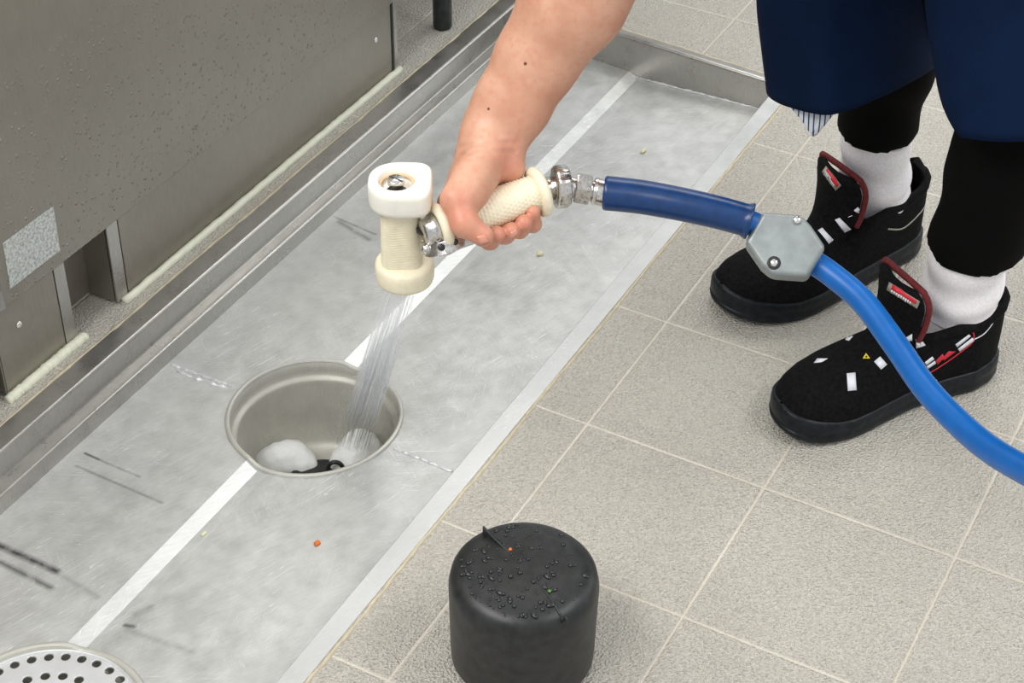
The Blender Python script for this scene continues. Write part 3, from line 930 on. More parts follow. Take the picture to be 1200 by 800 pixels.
rings = [ring_of(OC, 0.55, 0.0245), ring_of(OC, 0.93, 0.0235), ring_of(OC, 0.985, 0.0215), ring_of(OC, 1.0, 0.018), ring_of(OC, 1.0, 0.005), ring_of(OC, 0.985, 0.0015), ring_of(OC, 0.94, 0.0), ring_of(OC, 0.88, -0.0003),
         ring_of(circ, 0.0178, 0.0, -0.004, 0), ring_of(circ, 0.0168, 0.0006, -0.004, 0), ring_of(circ, 0.0163, 0.008, -0.004, 0), ring_of(circ, 0.0155, 0.0088, -0.004, 0), ring_of(circ, 0.001, 0.0088, -0.004, 0)]
mk('top_cap', *rings_mesh(rings), M['white'], gun, label='white cap with a recessed slotted screw')
# waist
rings = []
N = 110
for i in range(N + 1):
    s = i / N; h = 0.020 + s * 0.078
    w0 = 0.0172 + 0.006 * max(0, 1 - s / 0.14) ** 2 + 0.002 * s
    ring = []
    for j in range(72):
        a = 2 * math.pi * j / 72; c, sn = math.cos(a), math.sin(a)
        e = 2 / 3.2
        x = abs(c) ** e * (1 if c >= 0 else -1); y = abs(sn) ** e * (1 if sn >= 0 else -1)
        rr = w0 + 0.00045 * math.sin(h * 2400 + 2.0 * math.sin(a * 6))
        if abs(a - math.pi / 2) < 0.05: rr -= 0.0006
        ring.append(hp(x * rr - 0.002, y * rr * 0.92, h))
    rings.append(ring)
mk('body', *rings_mesh(rings), M['cream'], gun)
# side flare towards the handle under the cap
fl_ = [hp(0.010, 0, 0.022), hp(0.020, 0, 0.026), hp(0.0235, 0, 0.033)]
mk('body_shoulder', *tube([hp(0.008, 0, 0.024), hp(0.017, 0, 0.0275), hp(0.0225, 0, 0.0315), hp(0.0245, 0, 0.034)], [0.013, 0.0115, 0.009, 0.005], 20), M['cream'], gun)
# lower nozzle cup
prof = [(0.088, 0.012), (0.0895, 0.022), (0.091, 0.0255), (0.0935, 0.0272), (0.098, 0.0276), (0.108, 0.0272), (0.1115, 0.0262), (0.1125, 0.024), (0.1128, 0.010), (0.1110, 0.009), (0.1110, 0.0)]
V, F = lathe(headT, axis, prof, 72)
autosm(mk('nozzle_cup', V, F, M['cream'], gun), 50)
M['tan'] = plain('tan_recess_shade', lin(222, 190, 152), 0.5, 0, 200, 0.08)  # recess shading of the cap painted as a tan ring
mk('recess_ring', *torus(hp(-0.004, 0, 0.0055), axis, 0.0152, 0.0016, 48, 8), M['tan'], gun, label='tan rim inside the recess, coloured as its shading')
# screw in the recess
mk('recess_hole', *lathe(hp(-0.004, 0.0062, 0.0087), -axis, [(0, 0.0094), (0.0004, 0.0094), (0.0006, 0.0088), (0.0006, 0)], 32), M['blackmetal'], gun)
sc_ = hp(-0.0045, 0.0015, 0.0)
mk('screw', *lathe(hp(-0.0045, 0.0015, 0.0085), -axis, [(0, 0.0066), (0.0045, 0.0066), (0.0046, 0.0070), (0.0048, 0.0076), (0.0094, 0.0076), (0.0101, 0.0069), (0.0103, 0)], 32), M['screw'], gun)
d1 = (xg * 0.85 + yg * 0.55).normalized(); d2 = axis.cross(d1)
q = hp(-0.0045, 0.0015, -0.0019)
V, F = prism([q + d1 * 0.0073 + d2 * 0.0008, q - d1 * 0.0073 + d2 * 0.0008, q - d1 * 0.0073 - d2 * 0.0008, q + d1 * 0.0073 - d2 * 0.0008], -axis, 0.0002)
mk('screw_slot', V, F, M['blackmetal'], gun, smooth=False)
# link from body to grip
mk('link_pipe', *tube([hp(0.011, -0.002, 0.052), A - hx * 0.018, A + hx * 0.004], 0.0062, 24), M['blackmetal'], gun)
mk('link_collar', *lathe(A - hx * 0.015, hx, [(-0.008, 0.0098), (-0.0065, 0.0125), (-0.001, 0.0132), (0.001, 0.0148), (0.009, 0.0150)], 36), M['chrome'], gun)
# lever below: chrome curved plate from the body foot to under the grip
lv = spline([P(497, 290, 1.612), P(508, 294, 1.596), P(522, 291, 1.590), P(536, 284, 1.592), P(552, 279, 1.600)], 8)
rings = []
for i, p in enumerate(lv):
    s = i / (len(lv) - 1); k = (lv[min(i + 1, len(lv) - 1)] - lv[max(i - 1, 0)]).normalized()
    up = (-DOWN - k * (-DOWN).dot(k)).normalized(); sd = k.cross(up)
    hgt = 0.0055 + 0.001 * math.sin(s * 3.1)
    rings.append([p + up * hgt * a + sd * 0.0045 * b for a, b in ((1, 1), (1, -1), (-1, -1), (-1, 1))])
o = mk('trigger_lever', *rings_mesh(rings), M['chrome'], gun, smooth=False); bevel(o, 0.0015, 3)
for (px, py, t_) in ((517, 289.5, 1.5845), (533, 283.5, 1.5865)):
    c = P(px, py, t_)
    mk('rivet', *lathe(c + FWD * 0.004, -FWD, [(0, 0.0032), (0.004, 0.0032), (0.0044, 0.0026), (0.0044, 0)], 18), M['blackmetal'], gun)
mk('pivot_bolt', *lathe(P(500, 292, 1.600), -FWD, [(0, 0.0050), (0.006, 0.0050), (0.0078, 0.0034), (0.0082, 0)], 6), M['chrome'], gun)
# grip: knurled sleeve with a ring at each end
N = 150; Lg = (B - A).length
gx, gy, gk = frame(A, B)
rings = []
for i in range(N + 1):
    s = -0.08 + 1.08 * i / N
    base = 0.0165 + 0.0012 * math.sin(math.pi * min(max(s, 0), 1)) 
    ring = []
    for j in range(108):
        a = 2 * math.pi * j / 108
        kn = max(0.0, math.sin(s * Lg * 2 * math.pi / 0.0036)) * (0.5 + 0.5 * math.sin(a * 27 + (math.pi if int(s * Lg / 0.0036) % 2 else 0)))
        r = base + (0.0010 * kn if 0.03 < s < 0.95 else 0)
        ring.append(A + gk * (s * Lg) + (gx * math.cos(a) + gy * math.sin(a)) * r)
    rings.append(ring)
mk('grip', *rings_mesh(rings), M['cream'], gun, label='cream knurled rubber grip sleeve')
mk('grip_ring', *torus(A - hx * 0.005, hx, 0.0178, 0.0050, 56, 16), M['cream'], gun)
mk('grip_ring', *torus(A + hx * 0.0045, hx, 0.0168, 0.0040, 56, 16), M['cream'], gun)
mk('grip_ring', *torus(B, hx, 0.0188, 0.0052, 56, 16), M['cream'], gun)
# swivel and couplings
C1 = P(658, 218.5, 1.629); C2 = P(684, 221.5, 1.632); C3 = P(708, 226, 1.632)
mk('swivel_stem', *tube([B - hx * 0.01, B + hx * 0.006, C1], [0.0115, 0.0115, 0.010], 24), M['chrome'], gun)
ax1 = (C2 - C1).normalized(); ax1 = (ax1 + hx * 0.7).normalized()
def gear(n, depth):
    return lambda a: 1 + depth * (1 if math.sin(a * n) > 0 else -1) * min(1, abs(math.sin(a * n)) * 2.2)
V, F = lathe(C1, ax1, [(-0.0072, 0.015), (-0.0066, 0.0185), (-0.004, 0.0195), (0.004, 0.0195), (0.0060, 0.0182), (0.0068, 0.012)], 96, shape=gear(10, 0.022))
mk('coupling_ring', V, F, M['chrome'], gun, label='knurled chrome coupling ring')
mk('coupling_neck', *tube([C1, C1.lerp(C2, 0.55), C2, C3], [0.0118, 0.0098, 0.0098, 0.0098], 24), M['chrome'], gun)
ax2 = (C3 - C2).normalized()
def hexs(a):
    m = (a % (math.pi / 3)) - math.pi / 6
    return math.cos(math.pi / 6) / math.cos(m)
V, F = lathe(C2, ax2, [(-0.0080, 0.0115), (-0.0078, 0.0142), (-0.0062, 0.0152), (0.0050, 0.0152), (0.0066, 0.0142), (0.0068, 0.0105)], 96, shape=hexs)
autosm(mk('hex_nut', V, F, M['chrome'], gun), 25)
V, F = lathe(C3 - ax2 * 0.011, ax2, [(0, 0.010), (0.001, 0.0125), (0.004, 0.0132), (0.0045, 0.0122), (0.010, 0.0125), (0.014, 0.0125)], 40)
autosm(mk('ferrule', V, F, M['chrome'], gun), 30)

# ================================================================== WATER HOSE
hs = thing('water_hose', 'blue rubber water hose with a dark sleeve and grey clamp, running from the spray gun', 'hose', P(920, 286, 1.62))
slp = spline([P(708, 226, 1.632), P(750, 230.5, 1.628), P(795, 238.5, 1.622), P(840, 248.5, 1.618), P(878, 259, 1.616)], 12)
n = len(slp); rr = []
for i in range(n):
    s = i / (n - 1); r = 0.0160 - 0.0012 * s
    if i == 0: r = 0.0148
    if i == 1: r = 0.0160
    if s > 0.94: r += 0.0022 * (s - 0.94) / 0.06
    rr.append(r)
V, F = tube(slp, rr, 40)
mk('strain_sleeve', V, F, M['sleeve'], hs, label='dark blue rubber sleeve over the hose end')
mk('sleeve_lip', *torus(slp[-1], slp[-1] - slp[-3], 0.0155, 0.0016, 40, 10), M['sleeve'], hs)
hpts = [P(868, 256.5, 1.617), P(886, 264, 1.622), P(915, 280, 1.627), P(946, 302, 1.624), P(975, 322, 1.615), P(1012, 354, 1.59), P(1050, 405, 1.55), P(1085, 455, 1.505),
        P(1125, 497, 1.46), P(1160, 526, 1.415), P(1200, 550, 1.365), P(1260, 580, 1.30), P(1340, 625, 1.26), P(1420, 700, 1.27), Pz(1430, 800, 0.10), Pz(1370, 850, 0.014), Pz(1280, 848, 0.0115), Pz(1216, 822, 0.0115), Pz(1150, 850, 0.0115), Pz(1090, 930, 0.0115), Pz(1110, 1020, 0.0115)]
V, F = tube(spline(hpts, 14), 0.0113, 32)
mk('tube', V, F, M['hose'], hs, label='bright blue hose tube')
# clamp
cn = (-FWD * 0.93 - DOWN * 0.12 - RIGHT * 0.1).normalized()
co_ = [(893, 248), (939, 251), (951, 264), (968, 289), (947, 325), (905, 322), (893, 312), (873, 283)]
def onplane(px, py, c, nr):
    d = ray(px, py); o_ = Vector((0, 0, CAM_H)); return o_ + d * ((c - o_).dot(nr) / d.dot(nr))
cc = P(920, 286, 1.604)
pts = [onplane(a, b, cc, cn) for a, b in co_]
V, F = prism(pts, -cn, 0.030)
o = mk('hose_clamp', V, F, M['clampmetal'], hs, smooth=False, label='grey cast clamp block around the hose'); bevel(o, 0.0045, 4, 25)
clamp = o
for px, py in ((907, 308), (934, 258)):
    c = onplane(px, py, cc, cn)
    big = px == 907
    V, F = lathe(c - cn * 0.001, cn, [(0, 0.0062 if big else 0.005), (0.0013, 0.0062 if big else 0.005), (0.0016, 0.0056 if big else 0.0046), (0.0014, 0.0042), (0.0012, 0.0)], 28)
    k = mk('screw_seat', V, F, M['blackmetal'] if big else M['clampmetal'], o)
    V, F = lathe(c, cn, [(0, 0.0036), (0.0016, 0.0036), (0.0026, 0.0024), (0.0024, 0.0)], 20)
    mk('screw', V, F, M['screw'], o)

# ================================================================== PERSON
per = thing('person', 'person in navy coat, black trousers and black shoes bending down to hold the spray gun', 'person', (1.66, 0.34, 0))
# ---- hand and forearm
ea = Vector((0.94, -0.34)); eu = Vector((-0.34, -0.94))
def G(s, u, dt):   # s px along the grip, u px above it, dt metres deeper than the grip
    x = 523 + ea.x * s + eu.x * u; y = 264 + ea.y * s + eu.y * u
    return P(x, y, 1.600 + 0.025 * s / 115 + dt)
fin = []
for s0, s1, s2, s3, u3, r0 in ((27, 36, 42, 52, -30, 0.0092), (49, 57, 61, 70, -32, 0.0092), (70, 76, 79, 87, -28, 0.0088), (89, 93, 96, 101, -20, 0.0078)):
    fin.append(([G(s0, 24, 0.024), G(s1, -14, 0.0270), G(s2, -33, 0.0060), G(s3, u3, -0.0115)], [r0 * 1.22, r0 * 1.06, r0 * 0.98, r0 * 0.86]))
th = [P(562, 196, 1.603), P(536, 234, 1.578), P(544, 261, 1.572), P(566, 276.5, 1.574)]
thr = [0.0200, 0.0142, 0.0118, 0.0098]
palm = [
    (P(574, 174, 1.628), P(556, 205, 1.618), 0.0250, 0.0220, None),
    (P(570, 183, 1.612), P(552, 222, 1.589), 0.0205, 0.0165, None),        # thenar
    (P(556, 205, 1.600), P(547, 235, 1.583), 0.0180, 0.0135, None),
    (P(592, 176, 1.625), P(597, 196, 1.622), 0.0125, 0.0118, None),        # hypothenar
    (P(597, 196, 1.624), G(90, 28, 0.022), 0.0120, 0.0105, None),
    (P(580, 180, 1.632), G(70, 27, 0.026), 0.0170, 0.0120, None),
    (P(572, 185, 1.630), G(49, 27, 0.026), 0.0185, 0.0125, None),
    (P(560, 190, 1.625), G(27, 27, 0.024), 0.0180, 0.0125, None),
    (P(545, 215, 1.610), G(12, 24, 0.010), 0.0150, 0.0110, None),
]
fore = [(P(574, 176, 1.628), 0.0262), (P(577, 162, 1.630), 0.0272), (P(583, 150, 1.630), 0.0300), (P(600, 122, 1.628), 0.0345), (P(629, 70, 1.618), 0.0380), (P(672, 0, 1.595), 0.0475), (P(712, -66, 1.570), 0.0470)]
def f_hand(Pn):
    d = None
    for (a, ra), (b, rb) in zip(fore, fore[1:]):
        q = sd_cone(Pn, a, b, ra, rb, (FWD, 1.22))
        d = q if d is None else smin(d, q, 0.010)
    pd = None
    for a, b, ra, rb, fl2 in palm:
        q = sd_cone(Pn, a, b, ra, rb, fl2); pd = q if pd is None else smin(pd, q, 0.010)
    d = smin(d, pd, 0.012)
    for pts, rs in fin:
        fd = None
        for i in range(3):
            q = sd_cone(Pn, pts[i], pts[i + 1], rs[i], rs[i + 1]); fd = q if fd is None else smin(fd, q, 0.004)
        # each finger joins the palm softly near its knuckle only
        near = np.clip(1 - np.linalg.norm(Pn - np.array(pts[0], np.float32), axis=-1) / 0.03, 0, 1)
        d = np.where(near > 0, smin(d, fd, 0.0005 + 0.008 * near), np.minimum(d, fd))
    td = None
    for i in range(3):
        q = sd_cone(Pn, th[i], th[i + 1], thr[i], thr[i + 1]); td = q if td is None else smin(td, q, 0.007)
    near = np.clip(1 - np.linalg.norm(Pn - np.array(th[1], np.float32), axis=-1) / 0.045, 0, 1)
    d = np.where(near > 0, smin(d, td, 0.0006 + 0.012 * near), np.minimum(d, td))
    # wrist creases: shallow grooves bending round the wrist
    for (c0, c1, dep, wd_) in ((P(538, 171, 1.60), P(606, 166, 1.60), 0.0017, 0.0024), (P(540, 182, 1.60), P(604, 177, 1.60), 0.0016, 0.0022), (P(545, 160, 1.60), P(600, 158, 1.60), 0.0006, 0.0022)):
        q = sd_cone(Pn, c0, c1, 0.0, 0.0, (FWD, 0.12)); d = d + dep * np.exp(-(q / wd_) ** 2)
    gd = sd_cone(Pn, A - hx * 0.0, B, 0.0170, 0.0170)
    return np.maximum(d, -gd)
Vh, Fh = nets(f_hand, (1.03, 0.54, 0.20), (1.60, 0.90, 0.62), 0.0019)

# ---- rest of the body (under the clothes)
ank = {'R': Vector((1.735, 0.432, 0.085)), 'L': Vector((1.573, 0.284, 0.085))}
hem = {'R': Vector((1.704, 0.437, 0.17)), 'L': Vector((1.552, 0.279, 0.17))}
hem = {k: ank[k].lerp(hem[k], 0.0) + Vector((0, 0, 0)) for k in hem}
hipc = Vector((1.83, 0.22, 0.82)); fd = Vector((-0.81, 0.58, 0)).normalized(); rd = Vector((0.58, 0.81, 0)).normalized()
hip = {'R': hipc + rd * 0.095, 'L': hipc - rd * 0.095}
legR = [Vector((1.735, 0.440, 0.06)), Vector((1.713, 0.446, 0.17)), Vector((1.700, 0.412, 0.46)), hip['R']]
legL = [Vector((1.572, 0.292, 0.06)), Vector((1.557, 0.288, 0.17)), Vector((1.597, 0.218, 0.46)), hip['L']]
chest = Vector((1.53, 0.43, 0.90)); neck = Vector((1.42, 0.52, 0.90)); head = Vector((1.30, 0.60, 0.84))
shR = Vector((1.545, 0.60, 0.82)); shL = Vector((1.36, 0.37, 0.84))
elbR = P(712, -66, 1.570)
elbL = Vector((1.52, 0.22, 0.64)); wrL = Vector((1.66, 0.20, 0.62))
def f_body(Pn):
    d = sd_cone(Pn, hip['R'], hip['L'], 0.105, 0.105)
    for a, b, ra, rb in ((hipc, Vector((1.69, .31, .88)), .125, .12), (Vector((1.69, .31, .88)), chest, .12, .13), (shR, shL, .065, .065), (chest, neck, .11, .07), (neck, head, .052, .052)):
        d = smin(d, sd_cone(Pn, a, b, ra, rb), 0.05)
    d = smin(d, sd_cone(Pn, head + Vector((.02, -.01, .03)), head + Vector((-.035, .025, -.05)), .088, .068), 0.02)
    nose = head + Vector((-.080, .055, -.05)); d = smin(d, sd_cone(Pn, nose, nose + Vector((-.012, .008, -.02)), .010, .013), 0.015)
    for s_ in (1, -1):
        ear = head + rd * 0.082 * s_ + Vector((.02, -.01, .0)); d = smin(d, sd_cone(Pn, ear, ear + Vector((.01, 0, -.03)), .016, .011), 0.008)
        ey = head + rd * 0.03 * s_ + Vector((-.085, .06, -.012)); d = np.maximum(d, -(sd_cone(Pn, ey, ey, .012, .012)) * 0.5)
    for L_ in (legR, legL):
        for (a, b), (ra, rb) in zip(zip(L_, L_[1:]), ((.030, .030), (.030, .050), (.054, .088))):
            d = smin(d, sd_cone(Pn, a, b, ra, rb), 0.015)
    for a, b, ra, rb in ((shR, elbR, .052, .044), (shL, elbL, .052, .042), (elbL, wrL, .042, .027), (wrL, wrL + Vector((.07, .03, .01)), .026, .03)):
        d = smin(d, sd_cone(Pn, a, b, ra, rb), 0.02)
    for k in range(4):
        b0 = wrL + Vector((.08, .03, .01)) + rd * (k - 1.5) * 0.02; b1 = b0 + Vector((.05, .02, -.01)); d = smin(d, sd_cone(Pn, b0, b1, .0095, .0085), .006)
    tb = wrL + Vector((.03, .03, .01)); d = smin(d, sd_cone(Pn, tb, tb + Vector((.035, .055, -.005)), .013, .0095), .01)
    return d
Vb, Fb = nets(f_body, (1.15, 0.0, 0.0), (2.02, 0.80, 1.08), 0.0085)
V, F = join((Vh, Fh), (Vb, Fb))
body = mk('body', V, F, M['skin'], per)
fa = body.data.attributes.new('flush', 'FLOAT', 'POINT')
fv = np.zeros(len(V), np.float32)
spots = [(P(536, 250, 1.56), .020, .75), (P(562, 274, 1.57), .018, .7), (P(600, 190, 1.60), .018, .8), (P(600, 272, 1.60), .030, .8), (P(578, 272, 1.60), .02, .6), (P(528, 232, 1.57), .014, .5), (P(618, 262, 1.6), .02, .8)]
Vn = np.array([tuple(v) for v in Vh])
for c, r, s in spots:
    dd = np.linalg.norm(Vn - np.array(c), axis=1); fv[:len(Vh)] = np.maximum(fv[:len(Vh)], s * np.clip(1 - dd / (r * 1.8), 0, 1))
fa.data.foreach_set('value', fv)
body.data.update()
hb = bvh_of(Vh, Fh)
# nails
for quad in (((558, 277), (568, 275), (574, 284), (563, 287.5)), ((597, 273), (605, 268), (608, 273), (600, 280))):
    r_ = patch(hb, quad, 4, 4, 0.0004, 0.0002)
    if r_: mk('finger_nail', *r_, M['nail'], body)
# moles
for px, py, r in ((615.5, 74.5, .0016), (572.5, 127.5, .0013)):
    p, nr = on(hb, px, py)
    if p: mk('mole', *dome(p, nr if nr.dot(FWD) < 0 else -nr, r, 0.0005, 12), M['mole'], body)

# hair
def f_hair(Pn):
    d = sd_cone(Pn, head + Vector((.035, -.02, .04)), head + Vector((.03, -.015, -.01)), .090, .082)
    return smin(d, sd_cone(Pn, head + Vector((.10, -.06, .02)), head + Vector((.15, -.08, .0)), .03, .02), .02)
mk('hair', *nets(f_hair, (1.15, .4, .68), (1.6, .8, 1.05), .008), M['hair'], per)

# trousers
def f_leg(Pn, L_, r):
    d = None
    for (a, b), (ra, rb) in zip(zip(L_, L_[1:]), r):
        q = sd_cone(Pn, a, b, ra, rb); d = q if d is None else smin(d, q, .03)
    return d
def f_trs(Pn):
    d = None
    tops = []
    for L_, lo_, rr_ in ((legR, hemR, 0.0435), (legL, hemL, 0.0485)):
        q = f_leg(Pn, [L_[1] + Vector((0, 0, -.02)), L_[1].lerp(L_[2], .4) + Vector((-.006, .012, 0)), L_[2], L_[3]], ((rr_, rr_ * 1.08), (rr_ * 1.08, .070), (.070, .105)))
        x, y, z = Pn[..., 0], Pn[..., 1], Pn[..., 2]
        # soft folds near the hem
        q = q + 0.0012 * np.sin(z * 95 + x * 40)
        q = np.maximum(q, -(z - lo_ - (x - L_[1].x) * 0.22))
        d = q if d is None else np.minimum(d, q)
    d = smin(d, sd_cone(Pn, hip['R'], hip['L'], .115, .115), .03)
    return np.maximum(d, Pn[..., 2] - 0.93)
hemR, hemL = 0.190, 0.178
mk('trousers', *nets(f_trs, (1.45, 0.02, 0.10), (2.02, 0.52, 0.95), .0055), M['trousers'], per, label='black trousers ending above the socks')

# coat upper body with short right sleeve
def f_coat(Pn):
    d = sd_cone(Pn, hip['R'], hip['L'], 0.125, 0.125)
    for a, b, ra, rb in ((hipc, Vector((1.69, .31, .88)), .14, .135), (Vector((1.69, .31, .88)), chest, .135, .145), (shR, shL, .078, .078), (chest, neck, .12, .08)):
        d = smin(d, sd_cone(Pn, a, b, ra, rb), 0.05)
    for a, b in ((shR, shR.lerp(elbR, .85)), (shL, shL.lerp(elbL, .85))):
        d = smin(d, sd_cone(Pn, a, b, .068, .064), 0.02)
    e = Vector(head - neck).normalized(); cut = (Pn - np.array(neck.lerp(head, .3), np.float32)) @ np.array(e, np.float32)
    return np.maximum(d, cut)
mk('coat_top', *nets(f_coat, (1.2, 0.0, 0.40), (2.05, 0.82, 1.1), .009), M['navy'], per, label='navy coat top with rolled short sleeves')

# hanging coat fronts
def cloth(hem_pts, top_pts, nz, name, mat, wav=0.006, label=None, th_=0.0022, waist=None):
    K = 48
    h = spline(hem_pts, K // (len(hem_pts) - 1)); tp = spline(top_pts, K // (len(top_pts) - 1))
    n = min(len(h), len(tp)); 
    hs_ = [h[int(i * (len(h) - 1) / (n - 1))] for i in range(n)]; ts = [tp[int(i * (len(tp) - 1) / (n - 1))] for i in range(n)]
    V = []; F = []
    for j in range(nz + 1):
        t = j / nz
        for i in range(n):
            p = hs_[i].lerp(ts[i], t)
            bow = math.sin(math.pi * t) * 0.02
            p = p + fd * (bow + wav * math.sin(i / (n - 1) * 15 + t * 2.0) * (1 - 0.6 * t)) 
            V.append(p)
    if waist:
        base_ = V[-n:]; m_ = 10
        for j in range(1, m_ + 1):
            for i in range(n):
                V.append(base_[i].lerp(waist[0].lerp(waist[1], i / (n - 1)), j / m_) + fd * 0.03 * math.sin(math.pi * j / m_))
        nz += m_
    for j in range(nz):
        for i in range(n - 1):
            a_ = j * n + i; F.append((a_, a_ + 1, a_ + 1 + n, a_ + n))
    o = mk(name, V, F, mat, per, label=label)
    s = o.modifiers.new('solid', 'SOLIDIFY'); s.thickness = th_; s.offset = 0
    return o
def upl(px, py, t, dz):      # a point straight above a measured one
    return P(px, py, t) + Vector((0, 0, dz))
waist = [hipc + rd * 0.16 + fd * 0.02 + Vector((0, 0, .10)), hipc + rd * 0.10 + fd * 0.13 + Vector((0, 0, .10)), hipc + fd * 0.15 + Vector((0, 0, .10)), hipc - rd * 0.06 + fd * 0.14 + Vector((0, 0, .10))]
hemA = [P(902, 96, 1.90), P(903, 110, 1.875), P(918, 123, 1.85), P(945, 132, 1.83), P(972, 134, 1.82), P(1000, 127, 1.82), P(1035, 112, 1.83), P(1066, 96, 1.85), P(1092, 82, 1.88), P(1110, 66, 1.93)]
w0 = P(916, -30, 1.80); 
topA = [P(916 + i * 26, -170 + (i % 2), 1.70 + 0.012 * abs(i - 4)) for i in range(10)]
cloth(hemA, topA, 30, 'coat_panel', M['navy'], 0.003, 'navy coat panel with a curved hem over the far leg', waist=(hipc + rd * .13 + fd * .09 + Vector((0, 0, -.04)), hipc + fd * .12 + Vector((0, 0, -.04))))
hemB = [P(1097, 84, 1.70), P(1109, 124, 1.68), P(1123, 158, 1.665), P(1132, 163, 1.66), P(1165, 165, 1.655), P(1200, 165, 1.655), P(1240, 163, 1.66), P(1290, 158, 1.68), P(1330, 140, 1.72), P(1350, 100, 1.80)]
topB = [P(1118 + i * 26, -190, 1.57 + 0.014 * abs(i - 4)) for i in range(10)]
cloth(hemB, topB, 30, 'coat_panel', M['navy'], 0.003, 'navy coat panel hanging in front of the near leg', waist=(hipc + fd * .12 + Vector((0, 0, -.04)), hipc - rd * .15 + fd * .06 + Vector((0, 0, -.04))))
# striped shirt tail showing below the curved hem
tri = [P(918, 118, 1.856), P(928, 128, 1.85), P(940, 142, 1.85), P(952.5, 159, 1.85)]
tri2 = [P(985, 118, 1.832), P(978, 130, 1.835), P(968, 143, 1.84), P(954.5, 159, 1.85)]
V = []; F = []
for a_, b_ in zip(spline(tri, 6), spline(tri2, 6)):
    for k in range(13): V.append(a_.lerp(b_, k / 12) + fd * 0.0025 * math.sin(k * 0.9))
nr_ = len(V) // 13
for i in range(nr_ - 1):
    for k in range(12): F.append((i * 13 + k, i * 13 + k + 1, i * 13 + k + 14, i * 13 + k + 13))
o = mk('shirt_tail', V, F, M['striped'], per, label='white shirt corner with dark blue stripes')
s = o.modifiers.new('solid', 'SOLIDIFY'); s.thickness = 0.0012

# socks
for key, L_, rT in (('R', legR, .0385), ('L', legL, .0395)):
    path = [L_[0] + fd * 0.062 + Vector((0, 0, -.034)), L_[0] + fd * 0.030 + Vector((0, 0, -.018)), L_[0] + fd * 0.006 + Vector((0, 0, .018)), L_[0].lerp(L_[1], .5), L_[1], L_[1].lerp(L_[2], .05)]
    sp_ = spline(path, 14); n = len(sp_); 
    ph = 0.0 if key == 'R' else 1.3
    rr = [(rT + 0.004 * (1 - i / (n - 1))) for i in range(n)]
    def fn(i, a, r, n=n, ph=ph):
        z = i / (n - 1)
        w = math.exp(-((z - 0.62) / 0.2) ** 2)
        return r + 0.0019 * w * math.sin(z * 42 + 1.3 * math.sin(a + ph)) 
    mk('sock', *tube(sp_, rr, 48, fn=fn), M['sock'], per)
# tan edge of skin-tone stocking under the far hem is the sock top, left plain

